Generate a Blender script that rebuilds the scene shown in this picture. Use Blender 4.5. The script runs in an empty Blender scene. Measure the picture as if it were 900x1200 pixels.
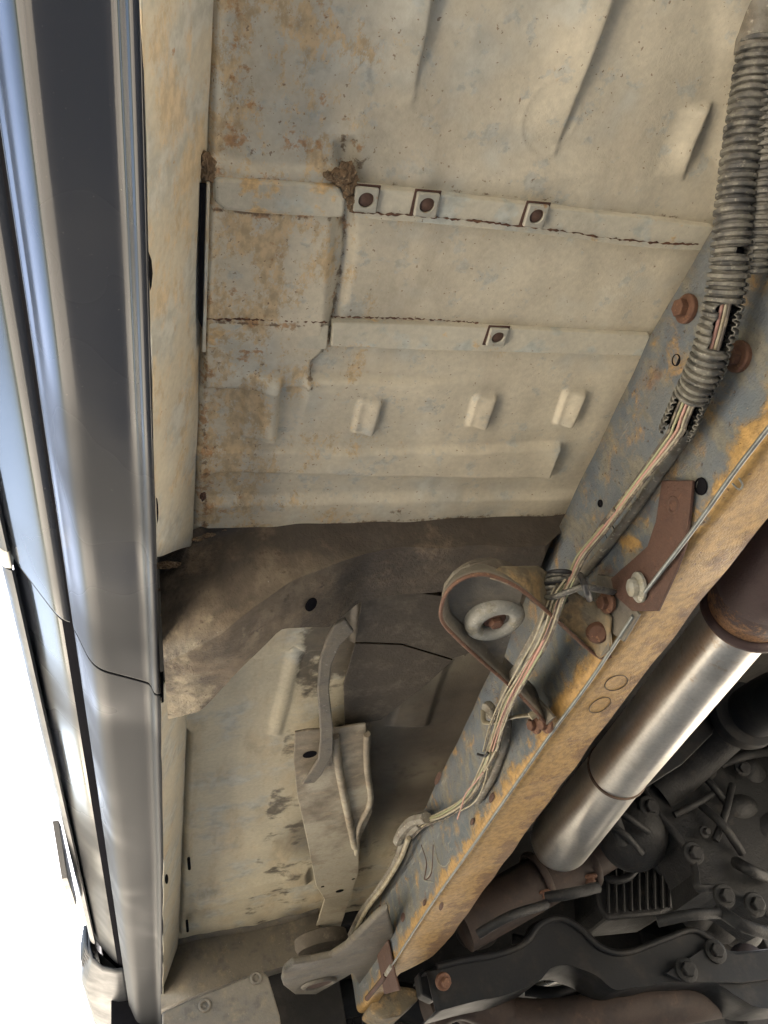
import bpy, bmesh, math, random
import numpy as np
from mathutils import Vector, Matrix
random.seed(7); rng = np.random.RandomState(7)
R = math.radians
scene = bpy.context.scene
C = scene.collection

# ---------------------------------------------------------------- camera
# world axes: X = across the truck towards its centre line, Y = forward along the truck, Z = up; camera at the origin
FPX = 914.0
AF = Vector((-0.1970, 0.6801, 0.7063)); AL = Vector((0.9545, -0.0318, 0.2968))
AF.normalize(); AL = (AL - AF * AL.dot(AF)).normalized(); AU = -(AF.cross(AL))       # in (right, down, forward)
cam = bpy.data.cameras.new('camera'); camo = bpy.data.objects.new('camera', cam); C.objects.link(camo)
cam.sensor_fit = 'VERTICAL'; cam.sensor_height = 36; cam.lens = FPX / 1200 * 36
cam.clip_start = 0.01; cam.clip_end = 3000
right = Vector((AL[0], AF[0], AU[0])); down = Vector((AL[1], AF[1], AU[1])); fwd = Vector((AL[2], AF[2], AU[2]))
camo.matrix_world = Matrix(((right[0], -down[0], -fwd[0], 0), (right[1], -down[1], -fwd[1], 0), (right[2], -down[2], -fwd[2], 0), (0, 0, 0, 1)))
scene.camera = camo
# ---------------------------------------------------------------- light
GZ = -0.22
SUN_EL, SUN_AZ = 42, 23          # azimuth: direction to the sun, measured clockwise from +Y
w = bpy.data.worlds.new('World'); scene.world = w; w.use_nodes = True
nt = w.node_tree; bg = nt.nodes['Background']; sky = nt.nodes.new('ShaderNodeTexSky')
sky.sky_type = 'NISHITA'; sky.sun_disc = False; sky.sun_elevation = R(SUN_EL); sky.sun_rotation = R(SUN_AZ); sky.dust_density = 4.0; sky.ozone_density = .6
nt.links.new(sky.outputs[0], bg.inputs[0]); bg.inputs[1].default_value = 0.065
sun = bpy.data.lights.new('sun', 'SUN'); suno = bpy.data.objects.new('sun', sun); C.objects.link(suno)
sun.energy = 5; sun.angle = R(0.5); sun.color = (1, .93, .82)
sd = Vector((math.sin(R(SUN_AZ)) * math.cos(R(SUN_EL)), math.cos(R(SUN_AZ)) * math.cos(R(SUN_EL)), math.sin(R(SUN_EL))))
suno.rotation_euler = sd.to_track_quat('Z', 'Y').to_euler()
vs = scene.view_settings; vs.view_transform = 'Standard'; vs.look = 'None'; vs.gamma = 1; vs.exposure = 3.5; vs.use_curve_mapping = False
cy = scene.cycles; cy.max_bounces = 10; cy.diffuse_bounces = 7; cy.glossy_bounces = 5

# ---------------------------------------------------------------- unprojection of photo measurements on real planes
def ray(px, py):
    a, b = px - 450.0, py - 600.0
    return right * a + down * b + fwd * FPX
def PZ(px, py, z): d = ray(px, py); return d * (z / d.z)
def PY(px, py, y): d = ray(px, py); return d * (y / d.y)
def PX(px, py, x): d = ray(px, py); return d * (x / d.x)

# ---------------------------------------------------------------- materials
def sock(nt, v, inp):
    if isinstance(v, bpy.types.NodeSocket): nt.links.new(v, inp)
    else: inp.default_value = v
def nmath(nt, op, a, b=0.0, clamp=False):
    n = nt.nodes.new('ShaderNodeMath'); n.operation = op; n.use_clamp = clamp
    sock(nt, a, n.inputs[0]); sock(nt, b, n.inputs[1]); return n.outputs[0]
def coord(nt, uv=False, stretch=(1, 1, 1), rot=(0, 0, 0)):
    tc = nt.nodes.new('ShaderNodeTexCoord'); mp = nt.nodes.new('ShaderNodeMapping')
    mp.inputs['Scale'].default_value = stretch; mp.inputs['Rotation'].default_value = rot
    nt.links.new(tc.outputs['UV' if uv else 'Object'], mp.inputs[0]); return mp.outputs[0]
def noise(nt, vec, scale, detail=6, rough=.6, dist=0):
    n = nt.nodes.new('ShaderNodeTexNoise'); nt.links.new(vec, n.inputs['Vector'])
    n.inputs['Scale'].default_value = scale; n.inputs['Detail'].default_value = detail
    n.inputs['Roughness'].default_value = rough; n.inputs['Distortion'].default_value = dist
    return n.outputs['Fac']
def sstep(nt, v, lo, hi):
    n = nt.nodes.new('ShaderNodeMapRange'); n.interpolation_type = 'SMOOTHSTEP'
    sock(nt, v, n.inputs[0]); n.inputs[1].default_value = lo; n.inputs[2].default_value = hi
    return n.outputs[0]
def lin(nt, v, a, b, lo=0.0, hi=1.0):
    n = nt.nodes.new('ShaderNodeMapRange'); sock(nt, v, n.inputs[0])
    for i, q in enumerate((a, b, lo, hi)): n.inputs[i + 1].default_value = q
    return n.outputs[0]
def axis(nt, k, uv=False):
    tc = nt.nodes.new('ShaderNodeTexCoord'); sp = nt.nodes.new('ShaderNodeSeparateXYZ')
    nt.links.new(tc.outputs['UV' if uv else 'Object'], sp.inputs[0]); return sp.outputs[k]
def mixc(nt, f, a, b):
    n = nt.nodes.new('ShaderNodeMix'); n.data_type = 'RGBA'
    sock(nt, f, n.inputs[0])
    for v, i in ((a, 6), (b, 7)):
        if isinstance(v, bpy.types.NodeSocket): nt.links.new(v, n.inputs[i])
        else: n.inputs[i].default_value = (*v, 1)
    return n.outputs[2]
def new_mat(name):
    m = bpy.data.materials.new(name); m.use_nodes = True
    nt = m.node_tree; return m, nt, nt.nodes['Principled BSDF']
def patchy(name, base, layers=(), rough=.6, metal=0.0, bumps=((120, .25),), bdist=.002, coat=0, uv=False, spec=.5, roughvar=.12):
    """layers: dict(c, s, t, w, stretch, rot, ax=(k, a, b, gain), op) - each is a noise patch over the colour below it."""
    m, nt, p = new_mat(name)
    vec = coord(nt, uv)
    v0 = noise(nt, vec, 9, 6, .6); v1 = noise(nt, vec, 160, 3, .6)
    tone = nmath(nt, 'ADD', nmath(nt, 'MULTIPLY', v0, .5), nmath(nt, 'MULTIPLY', v1, .35))
    lo = tuple(x * .74 for x in base); hi = tuple(min(1, x * 1.2) for x in base)
    col = mixc(nt, lin(nt, tone, .25, .62), lo, hi)
    hgt = None
    for k, L in enumerate(layers):
        vv = coord(nt, uv, L.get('stretch', (1, 1, 1)), L.get('rot', (0, 0, 0)))
        n = noise(nt, vv, L['s'], L.get('d', 7), L.get('r', .62), L.get('dist', 0))
        for A in L.get('ax', ()):
            if A[0] == 'seam':
                at_ = nt.nodes.new('ShaderNodeAttribute'); at_.attribute_name = 'seam'; src = at_.outputs['Fac']
            else: src = axis(nt, A[0], uv)
            g = lin(nt, src, A[1], A[2], 0, 1)
            n = nmath(nt, 'ADD', n, nmath(nt, 'MULTIPLY', g, A[3]))
        f = sstep(nt, n, L['t'] - L.get('w', .03), L['t'] + L.get('w', .03))
        f = nmath(nt, 'MULTIPLY', f, L.get('op', 1.0))
        c = L['c']; cc = mixc(nt, sstep(nt, noise(nt, vv, L['s'] * 4.3, 4, .6), .35, .65), tuple(q * .75 for q in c), tuple(min(1, q * 1.22) for q in c))
        col = mixc(nt, f, col, cc)
        if L.get('bump'):
            h = nmath(nt, 'MULTIPLY', f, L['bump']); hgt = h if hgt is None else nmath(nt, 'ADD', hgt, h)
    nt.links.new(col, p.inputs['Base Color'])
    sock(nt, lin(nt, v0, .3, .7, max(0, rough - roughvar), min(1, rough + roughvar)), p.inputs['Roughness'])
    p.inputs['Metallic'].default_value = metal; p.inputs['Coat Weight'].default_value = coat; p.inputs['Coat Roughness'].default_value = .08
    p.inputs['Specular IOR Level'].default_value = spec
    for s, a in bumps:
        h = nmath(nt, 'MULTIPLY', noise(nt, vec, s, 5, .6), a); hgt = h if hgt is None else nmath(nt, 'ADD', hgt, h)
    if hgt is not None:
        b = nt.nodes.new('ShaderNodeBump'); b.inputs['Distance'].default_value = bdist; b.inputs['Strength'].default_value = 1
        nt.links.new(hgt, b.inputs['Height']); nt.links.new(b.outputs[0], p.inputs['Normal'])
    return m

M = {}
RUST = (.22, .085, .03)
M['floor'] = patchy('cream_primer', (.56, .505, .385), [
    dict(c=(.43, .445, .405), s=10, t=.56, w=.10, ax=((0, .10, .50, -.05),), op=.6),
    dict(c=(.36, .385, .37), s=38, t=.61, w=.03, r=.7, op=.5, ax=((0, .5, .15, .03),)),
    dict(c=(.50, .36, .19), s=24, t=.69, w=.045, r=.78, ax=((0, .30, .07, .20),), op=.8, bump=.10, stretch=(1.25, .8, 1)),
    dict(c=(.38, .20, .08), s=60, t=.74, w=.04, r=.72, ax=((0, .26, .05, .13), ('seam', 0, 1, .16)), op=.8, bump=.15),
    dict(c=(.20, .13, .08), s=230, t=.715, w=.02, d=2, ax=((0, .5, .1, .03),), op=.8),
    dict(c=(.40, .34, .25), s=7, t=.60, w=.12, op=.35, stretch=(2.2, .6, 1)), dict(c=(.16, .105, .06), s=110, t=.80, w=.05, r=.7, ax=(('seam', 0, 1, .34),), op=.85, bump=.2)],
    rough=.55, bumps=((420, .18), (45, .12)), bdist=.0016)
M['sill'] = patchy('cream_primer_sill', (.48, .44, .345), [
    dict(c=(.40, .41, .38), s=16, t=.53, w=.07, op=.7),
    dict(c=(.47, .35, .20), s=24, t=.61, w=.06, r=.74, op=.65, bump=.2, stretch=(1.4, .7, 1), ax=((1, .9, .3, .08),)),
    dict(c=(.32, .17, .08), s=60, t=.68, w=.03, r=.7, op=.8, bump=.2)],
    rough=.6, bumps=((380, .2), (40, .2)), bdist=.0018)
M['strap'] = patchy('cream_primer_strap', (.51, .475, .375), [
    dict(c=(.38, .42, .40), s=22, t=.57, w=.05, op=.6),
    dict(c=(.55, .36, .15), s=40, t=.68, w=.05, ax=((0, .3, .08, .14),), op=.8, bump=.2),
    dict(c=(.14, .085, .05), s=260, t=.72, w=.02, d=2, op=.85)],
    rough=.55, bumps=((400, .2),), bdist=.0015)
M['footwell'] = patchy('cream_primer_front', (.54, .48, .34), [
    dict(c=(.42, .43, .39), s=13, t=.58, w=.08, op=.7),
    dict(c=(.42, .33, .20), s=9, t=.56, w=.10, op=.55, stretch=(2, .6, 1)),
    dict(c=(.062, .050, .037), s=2.6, d=1, t=.86, w=.22, r=.4, ax=((0, .20, .35, .56), (1, 1.55, 2.0, -.26)), op=.98, bump=.1),  # painted shade by the mount and frame, this layer and the next
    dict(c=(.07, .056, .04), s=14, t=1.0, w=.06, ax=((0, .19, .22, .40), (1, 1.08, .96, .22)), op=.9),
    dict(c=(.2, .13, .08), s=200, t=.72, w=.02, d=2, op=.6)],
    rough=.6, bumps=((300, .2), (30, .25)), bdist=.002)
M['beam'] = patchy('dirty_shaded_undercoat', (.050, .040, .030), [
    dict(c=(.125, .10, .07), s=9, t=.72, w=.12, ax=((2, .575, .53, .32),), op=.9),  # shading put into the colour: dark top, lighter tan dust low down
    dict(c=(.055, .043, .032), s=18, t=.52, w=.08, op=.7, stretch=(1.5, 1, 1)),
    dict(c=(.16, .12, .08), s=14, t=.66, w=.10, r=.7, op=.75, bump=.5, ax=((0, .35, .02, .10), )),
    dict(c=(.28, .235, .16), s=11, t=.86, w=.05, ax=((0, .085, .04, .22), (2, .52, .49, .18)), op=.8),
    dict(c=(.30, .30, .28), s=60, t=.74, w=.04, r=.7, op=.5, ax=((0, .3, .1, .06),)),
    dict(c=(.05, .035, .025), s=80, t=.64, w=.03, op=.7)],
    rough=.75, bumps=((220, .45), (40, .5)), bdist=.003)
M['bracket'] = patchy('grey_brown_steel', (.135, .12, .095), [
    dict(c=(.09, .085, .075), s=20, t=.54, w=.06, op=.7),
    dict(c=(.19, .155, .105), s=30, t=.59, w=.09, op=.5, bump=.2),
    dict(c=(.40, .38, .33), s=150, t=.68, w=.03, op=.4)],
    rough=.6, metal=.1, bumps=((260, .4), (40, .3)), bdist=.002)
M['bracket_cream'] = patchy('dusty_cream_steel', (.40, .36, .27), [
    dict(c=(.16, .13, .09), s=9, t=.60, w=.12, ax=((1, 1.75, 1.25, .22),), op=.9),
    dict(c=(.30, .24, .16), s=30, t=.6, w=.06, op=.6),
    dict(c=(.10, .07, .05), s=190, t=.74, w=.02, d=2, op=.7)],
    rough=.6, bumps=((260, .3), (40, .3)), bdist=.002)
# rail uses UV: u along the rail, v = height above the lower corner (negative on the flange)
M['rail'] = patchy('weathered_frame_steel', (.125, .138, .145), [
    dict(c=(.075, .095, .115), s=9, t=.52, w=.08, op=.7),
    dict(c=(.185, .165, .115), s=30, t=.53, w=.06, r=.70, op=.65, stretch=(1, .6, 1), rot=(0, 0, .6)),
    dict(c=(.24, .165, .08), s=15, t=.84, w=.07, ax=((0, .1, .9, -.05), (1, .09, .20, .22),), op=.6),
    dict(c=(.30, .30, .26), s=30, t=.70, w=.05, stretch=(.45, 2.4, 1), rot=(0, 0, -.55), op=.55, ax=((0, .9, 1.6, .08),)),
    dict(c=(.34, .205, .065), s=22, t=.62, w=.09, r=.70, ax=((1, .036, -.004, .34),), op=.95, bump=.4, dist=.4),
    dict(c=(.13, .065, .028), s=20, t=.66, w=.08, r=.66, ax=((1, -.025, -.085, .24),), op=.8, bump=.3),
    dict(c=(.42, .30, .14), s=90, t=.80, w=.04, r=.7, ax=((1, .05, 0, .16),), op=.6, bump=.2),
    dict(c=(.10, .05, .025), s=130, t=.66, w=.03, r=.6, op=.75, bump=-.5), dict(c=(.42, .33, .20), s=210, t=.70, w=.03, op=.5)],
    rough=.55, metal=.12, bumps=((420, .45), (28, .35)), bdist=.0022, uv=True)
M['bracket_tan'] = patchy('tan_stained_steel', (.17, .14, .09), [dict(c=(.30, .20, .09), s=26, t=.54, w=.08, op=.8, bump=.3), dict(c=(.08, .065, .045), s=50, t=.58, w=.06, op=.7)], rough=.65, bumps=((260, .5), (50, .4)), bdist=.002)
M['rust'] = patchy('brown_rust', (.072, .036, .024), [
    dict(c=(.065, .032, .022), s=40, t=.54, w=.08, op=.7),
    dict(c=(.12, .06, .035), s=90, t=.62, w=.05, op=.6, bump=.2)],
    rough=.75, bumps=((300, .5),), bdist=.002)
M['rustbolt'] = patchy('orange_rust_bolt', (.12, .060, .036), [
    dict(c=(.09, .04, .025), s=110, t=.53, w=.08, op=.8),
    dict(c=(.26, .14, .07), s=170, t=.62, w=.05, op=.6, bump=.3)],
    rough=.7, metal=.2, bumps=((500, .5),), bdist=.001)
M['studplug'] = patchy('brown_plug', (.085, .045, .03), [], rough=.6, bumps=((600, .4),), bdist=.001)
M['nutplate'] = patchy('pale_zinc', (.40, .385, .32), [
    dict(c=(.35, .20, .09), s=120, t=.64, w=.06, op=.8)], rough=.45, metal=.2, bumps=((300, .2),), bdist=.001)
M['ring'] = patchy('pale_washer', (.28, .275, .24), [
    dict(c=(.20, .18, .13), s=45, t=.53, w=.06, op=.8),
    dict(c=(.42, .41, .35), s=120, t=.62, w=.05, op=.6)], rough=.6, metal=.1, bumps=((320, .5),), bdist=.002)
M['rubber'] = patchy('dusty_rubber', (.075, .063, .048), [dict(c=(.14, .12, .09), s=50, t=.58, w=.08, op=.7)], rough=.85, bumps=((200, .5),), bdist=.002)
M['mud'] = patchy('dried_mud', (.17, .11, .06), [dict(c=(.35, .26, .16), s=160, t=.6, w=.05, op=.8), dict(c=(.05, .035, .02), s=120, t=.6, w=.05, op=.8)], rough=.95, bumps=((300, 1),), bdist=.004)
M['stain'] = None
M['conduit'] = patchy('dusty_conduit', (.045, .045, .044), [
    dict(c=(.17, .16, .13), s=60, t=.48, w=.14, op=.8, stretch=(1, 1, 1)),
    dict(c=(.33, .31, .26), s=220, t=.62, w=.06, op=.6)], rough=.6, bumps=((500, .4),), bdist=.001)
M['black'] = patchy('black_rubber', (.018, .018, .02), [dict(c=(.12, .105, .08), s=120, t=.62, w=.06, op=.5)], rough=.5, bumps=((300, .2),), bdist=.001)
M['wire_pink'] = patchy('pink_wire', (.40, .22, .18), [dict(c=(.30, .19, .13), s=80, t=.55, w=.1, op=.7)], rough=.5, bumps=((300, .2),), bdist=.001)
M['wire_tan'] = patchy('tan_wire', (.33, .30, .22), [dict(c=(.22, .18, .11), s=60, t=.53, w=.1, op=.8)], rough=.6, bumps=((300, .3),), bdist=.001)
M['wire_green'] = patchy('green_wire', (.25, .27, .15), [dict(c=(.30, .24, .14), s=80, t=.55, w=.1, op=.6)], rough=.5, bumps=((300, .2),), bdist=.001)
M['wire_dark'] = patchy('dark_wire', (.06, .05, .04), [dict(c=(.25, .21, .15), s=90, t=.55, w=.1, op=.8)], rough=.6, bumps=((300, .3),), bdist=.001)
M['loom'] = patchy('dusty_loom', (.20, .19, .16), [dict(c=(.13, .11, .08), s=40, t=.5, w=.1, op=.8), dict(c=(.45, .42, .34), s=150, t=.62, w=.05, op=.6)], rough=.7, bumps=((350, .5),), bdist=.0015)
M['line'] = patchy('grey_brake_line', (.21, .22, .21), [dict(c=(.13, .13, .12), s=60, t=.55, w=.08, op=.7)], rough=.4, metal=.5, bumps=((300, .2),), bdist=.0006)
M['silver'] = patchy('stainless_pipe', (.62, .60, .55), [
    dict(c=(.42, .30, .17), s=50, t=.74, w=.06, op=.6, ax=((1, .98, .76, .16),)),
    dict(c=(.50, .48, .43), s=500, t=.60, w=.1, op=.35), dict(c=(.30, .27, .22), s=8, t=.60, w=.12, op=.35), dict(c=(.25, .17, .10), s=260, t=.74, w=.02, op=.8)], rough=.36, metal=.92, bumps=((700, .12),), bdist=.0006, roughvar=.05)
M['rustpipe'] = patchy('heat_rust_pipe', (.055, .034, .032), [
    dict(c=(.26, .14, .065), s=90, t=.74, w=.06, r=.75, ax=((1, .655, .73, .34),), op=.9, bump=.3),
    dict(c=(.05, .028, .03), s=150, t=.60, w=.04, op=.8)], rough=.6, metal=.2, bumps=((300, .4),), bdist=.0015)
M['seam'] = patchy('burnt_seam', (.09, .055, .035), [], rough=.7)
M['castmetal'] = patchy('oily_cast_metal', (.015, .0155, .016), [
    dict(c=(.010, .010, .011), s=14, t=.52, w=.08, op=.8),
    dict(c=(.036, .032, .027), s=40, t=.62, w=.06, op=.5)], rough=.6, metal=.1, spec=.25, bumps=((180, .5), (30, .3)), bdist=.003)
M['blackpaint'] = patchy('dusty_black_paint', (.010, .011, .013), [
    dict(c=(.022, .020, .018), s=16, t=.56, w=.08, op=.6)], rough=.6, spec=.2, bumps=((150, .3),), bdist=.002)
M['brownpipe'] = patchy('brown_exhaust', (.045, .033, .028), [
    dict(c=(.07, .045, .034), s=30, t=.6, w=.08, op=.6), dict(c=(.025, .021, .02), s=14, t=.55, w=.08, op=.6)], rough=.65, metal=.1, spec=.25, bumps=((250, .3),), bdist=.0015)
M['alloy'] = patchy('bright_alloy', (.48, .48, .46), [dict(c=(.30, .28, .24), s=25, t=.55, w=.08, op=.7)], rough=.35, metal=.8, bumps=((200, .3),), bdist=.0015)
M['shadebrown'] = patchy('shade_brown_paint', (.062, .050, .037), [dict(c=(.10, .085, .062), s=30, t=.56, w=.08, op=.6)], rough=.75, bumps=((220, .4), (30, .3)), bdist=.002)  # dark colour stands in for shade on the cover plates and recess
M['tunnel'] = patchy('soot_underbody', (.014, .013, .012), [dict(c=(.028, .024, .02), s=10, t=.55, w=.1, op=.6)], rough=.85, bumps=((100, .4),), bdist=.003)
M['plastic'] = patchy('black_trim', (.028, .030, .034), [dict(c=(.10, .10, .10), s=60, t=.62, w=.08, op=.35)], rough=.38, bumps=((400, .15),), bdist=.0006, spec=.6)
M['trimdark'] = patchy('dark_wing_trim', (.03, .033, .038), [dict(c=(.07, .075, .08), s=12, t=.55, w=.1, op=.5)], rough=.45, bumps=((300, .15),), bdist=.0006, spec=.25)
M['gapdark'] = patchy('gap_seal', (.010, .010, .012), [], rough=.95, spec=.0)
M['chalk'] = patchy('dark_marker', (.07, .055, .04), [], rough=.8)
M['whiteclip'] = patchy('pale_clip', (.62, .60, .54), [], rough=.5)
M['skygap'] = patchy('blue_white_sky', (.62, .66, .70), [], rough=.4)
def paint(name, base, coat=1.0):
    m, nt, p = new_mat(name)
    vec = coord(nt)
    d = sstep(nt, nmath(nt, 'ADD', noise(nt, vec, 3, 3, .5), nmath(nt, 'ADD', lin(nt, axis(nt, 2), .62, .49, 0, .16), lin(nt, axis(nt, 1), .7, 1.7, 0, .30))), .48, .86)
    sp = sstep(nt, noise(nt, vec, 330, 3, .6), .70, .75)
    col = mixc(nt, nmath(nt, 'MULTIPLY', d, .22), base, (.10, .10, .095))
    col = mixc(nt, nmath(nt, 'MULTIPLY', sp, .25), col, (.25, .23, .20))
    nt.links.new(col, p.inputs['Base Color'])
    sock(nt, lin(nt, d, 0, 1, .20, .60), p.inputs['Roughness']); p.inputs['Metallic'].default_value = 0; p.inputs['Specular IOR Level'].default_value = .1; p.inputs['Coat IOR'].default_value = 1.42
    sock(nt, lin(nt, d, 0, 1, coat, coat * .10), p.inputs['Coat Weight']); sock(nt, lin(nt, d, 0, 1, .05, .42), p.inputs['Coat Roughness'])
    b = nt.nodes.new('ShaderNodeBump'); b.inputs['Distance'].default_value = .0012; b.inputs['Strength'].default_value = .35
    h = nmath(nt, 'ADD', noise(nt, coord(nt, False, (1, .35, 1)), 12, 3, .5), nmath(nt, 'MULTIPLY', noise(nt, vec, 500, 3, .5), .04))
    nt.links.new(h, b.inputs['Height']); nt.links.new(b.outputs[0], p.inputs['Normal']); nt.links.new(b.outputs[0], p.inputs['Coat Normal'])
    return m
M['paint'] = paint('dark_grey_car_paint', (.012, .014, .019))
M['ground'] = patchy('sunlit_concrete', (.43, .395, .34), [
    dict(c=(.36, .32, .26), s=.6, t=.55, w=.1, op=.6), dict(c=(.16, .15, .14), s=1.3, t=.66, w=.03, op=.6)], rough=.85, bumps=((60, .3),), bdist=.004)
M['grass'] = patchy('grass_green', (.06, .10, .03), [dict(c=(.12, .14, .05), s=3, t=.55, w=.1, op=.7)], rough=.9)

# ---------------------------------------------------------------- object helpers
BASE = Vector((.85, 1.2, GZ))
def empty(name, loc, label, cat, group=None):
    o = bpy.data.objects.new(name, None); C.objects.link(o); o.location = loc; o.empty_display_size = .1
    o['label'] = label; o['category'] = cat
    if group: o['group'] = group
    return o
def wloc(o):
    v = Vector(o.location)
    while o.parent: o = o.parent; v = v + Vector(o.location)
    return v
def link(o, parent, label=None):
    C.objects.link(o)
    if parent is not None:
        wl = Vector(o.location); o.parent = parent; o.location = wl - wloc(parent)
    if label: o['label'] = label
    return o
def obj(name, verts, faces, mat, parent=None, smooth=False, bevel=0, label=None, solid=0, uv=None, origin=None, angle=35, segs=2):
    me = bpy.data.meshes.new(name)
    vv = [Vector(v) for v in verts]
    og = Vector(origin) if origin is not None else Vector((0, 0, 0))
    me.from_pydata([tuple(v - og) for v in vv], [], [tuple(f) for f in faces]); me.validate()
    if uv is not None:
        l = me.uv_layers.new(name='UVMap')
        for lp in me.loops: l.data[lp.index].uv = uv[lp.vertex_index]
    bm = bmesh.new(); bm.from_mesh(me)
    if uv is None: bmesh.ops.recalc_face_normals(bm, faces=bm.faces)
    bm.to_mesh(me); bm.free()
    me.materials.append(M[mat] if isinstance(mat, str) else mat)
    for p in me.polygons: p.use_smooth = smooth
    if smooth: me.set_sharp_from_angle(angle=R(angle))
    o = bpy.data.objects.new(name, me); o.location = og; link(o, parent, label)
    if solid: s = o.modifiers.new('thick', 'SOLIDIFY'); s.thickness = solid; s.offset = 0
    if bevel: b = o.modifiers.new('bevel', 'BEVEL'); b.width = bevel; b.segments = segs; b.limit_method = 'ANGLE'; b.angle_limit = R(30)
    return o
def share(o, loc, parent, rot=None, scale=None, name=None):
    c = o.copy(); C.objects.link(c); c.parent = None; c.location = loc
    if rot is not None: c.rotation_euler = rot
    if scale is not None: c.scale = scale
    wl = Vector(loc); c.parent = parent; c.location = wl - (wloc(parent) if parent else Vector())
    return c
def prism(name, pts, vec, mat, parent, bevel=.0015, label=None, smooth=False, segs=2):
    n = len(pts); v = [Vector(p) for p in pts] + [Vector(p) + Vector(vec) for p in pts]
    f = [list(range(n))[::-1], list(range(n, 2 * n))] + [[i, (i + 1) % n, (i + 1) % n + n, i + n] for i in range(n)]
    return obj(name, v, f, mat, parent, smooth, bevel, label, segs=segs)
def prZ(name, px, z, dz, mat, parent, **k): return prism(name, [PZ(a, b, z) for a, b in px], (0, 0, dz), mat, parent, **k)
def prY(name, px, y, dy, mat, parent, **k): return prism(name, [PY(a, b, y) for a, b in px], (0, dy, 0), mat, parent, **k)
def prX(name, px, x, dx, mat, parent, **k): return prism(name, [PX(a, b, x) for a, b in px], (dx, 0, 0), mat, parent, **k)
def spline(pts, n):
    P = np.array([tuple(p) for p in pts], float); m = len(P)
    if m == 2: return [Vector(P[0] + (P[1] - P[0]) * t) for t in np.linspace(0, 1, n)]
    Q = np.vstack([2 * P[0] - P[1], P, 2 * P[-1] - P[-2]]); out = []
    seg = np.linalg.norm(np.diff(P, axis=0), axis=1); cum = np.concatenate([[0], np.cumsum(seg)])
    for s in np.linspace(0, cum[-1], n):
        i = min(m - 2, max(0, int(np.searchsorted(cum, s, side='right') - 1))); t = (s - cum[i]) / max(1e-9, seg[i])
        a, b, c, d = Q[i], Q[i + 1], Q[i + 2], Q[i + 3]
        out.append(Vector(.5 * (2 * b + (c - a) * t + (2 * a - 5 * b + 4 * c - d) * t * t + (3 * b - a - 3 * c + d) * t ** 3)))
    return out
def frames(path):
    n = len(path); T = [(path[min(n - 1, i + 1)] - path[max(0, i - 1)]).normalized() for i in range(n)]
    up = Vector((0.13, .21, 1)); up = (up - T[0] * up.dot(T[0])).normalized(); out = []
    for t in T:
        up = (up - t * up.dot(t)).normalized(); out.append((t, up, t.cross(up)))
    return out
def tube(name, pts, r, mat, parent, n=24, seg=10, label=None, raw=False, caps=True, flat=1.0, jit=0.0, smooth_path=True):
    path = spline(pts, n) if smooth_path else [Vector(p) for p in pts]
    n = len(path); fr = frames(path); V = []; F = []
    for i, (t, u, b) in enumerate(fr):
        rr = r(i / (n - 1)) if callable(r) else r
        for k in range(seg):
            a = 2 * math.pi * k / seg; q = 1 + (random.uniform(-jit, jit) if jit else 0)
            V.append(path[i] + (u * math.cos(a) * flat + b * math.sin(a)) * rr * q)
    for i in range(n - 1):
        for k in range(seg): F.append([i * seg + k, i * seg + (k + 1) % seg, (i + 1) * seg + (k + 1) % seg, (i + 1) * seg + k])
    if caps: F.append(list(range(seg))[::-1]); F.append([(n - 1) * seg + k for k in range(seg)])
    if raw: return V, F
    return obj(name, V, F, mat, parent, smooth=True, label=label, angle=50)
def lathe(name, prof, at, ax, mat, parent, seg=28, label=None, smooth=True, own_origin=True, angle=35):
    """prof: (radius, height along ax)"""
    ax = Vector(ax).normalized(); u = ax.orthogonal().normalized(); b = ax.cross(u); at = Vector(at); V = []; F = []
    m = len(prof)
    for r, h in prof:
        for k in range(seg):
            a = 2 * math.pi * k / seg; V.append(at + ax * h + (u * math.cos(a) + b * math.sin(a)) * r)
    for i in range(m - 1):
        for k in range(seg): F.append([i * seg + k, i * seg + (k + 1) % seg, (i + 1) * seg + (k + 1) % seg, (i + 1) * seg + k])
    if prof[0][0] > 1e-5: F.append(list(range(seg))[::-1])
    if prof[-1][0] > 1e-5: F.append([(m - 1) * seg + k for k in range(seg)])
    return obj(name, V, F, mat, parent, smooth, label=label, origin=at if own_origin else None, angle=angle)
def ringtorus(name, at, ax, R0, r, mat, parent, seg=40, ms=12, sq=1.0, label=None):
    ax = Vector(ax).normalized(); u = ax.orthogonal().normalized(); b = ax.cross(u); at = Vector(at); V = []; F = []
    for k in range(seg):
        a = 2 * math.pi * k / seg; d = u * math.cos(a) + b * math.sin(a)
        for j in range(ms):
            c = 2 * math.pi * j / ms; V.append(at + d * (R0 + r * math.cos(c)) + ax * r * sq * math.sin(c))
    for k in range(seg):
        for j in range(ms): F.append([k * ms + j, k * ms + (j + 1) % ms, ((k + 1) % seg) * ms + (j + 1) % ms, ((k + 1) % seg) * ms + j])
    return obj(name, V, F, mat, parent, True, label=label, origin=at, angle=80)
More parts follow.
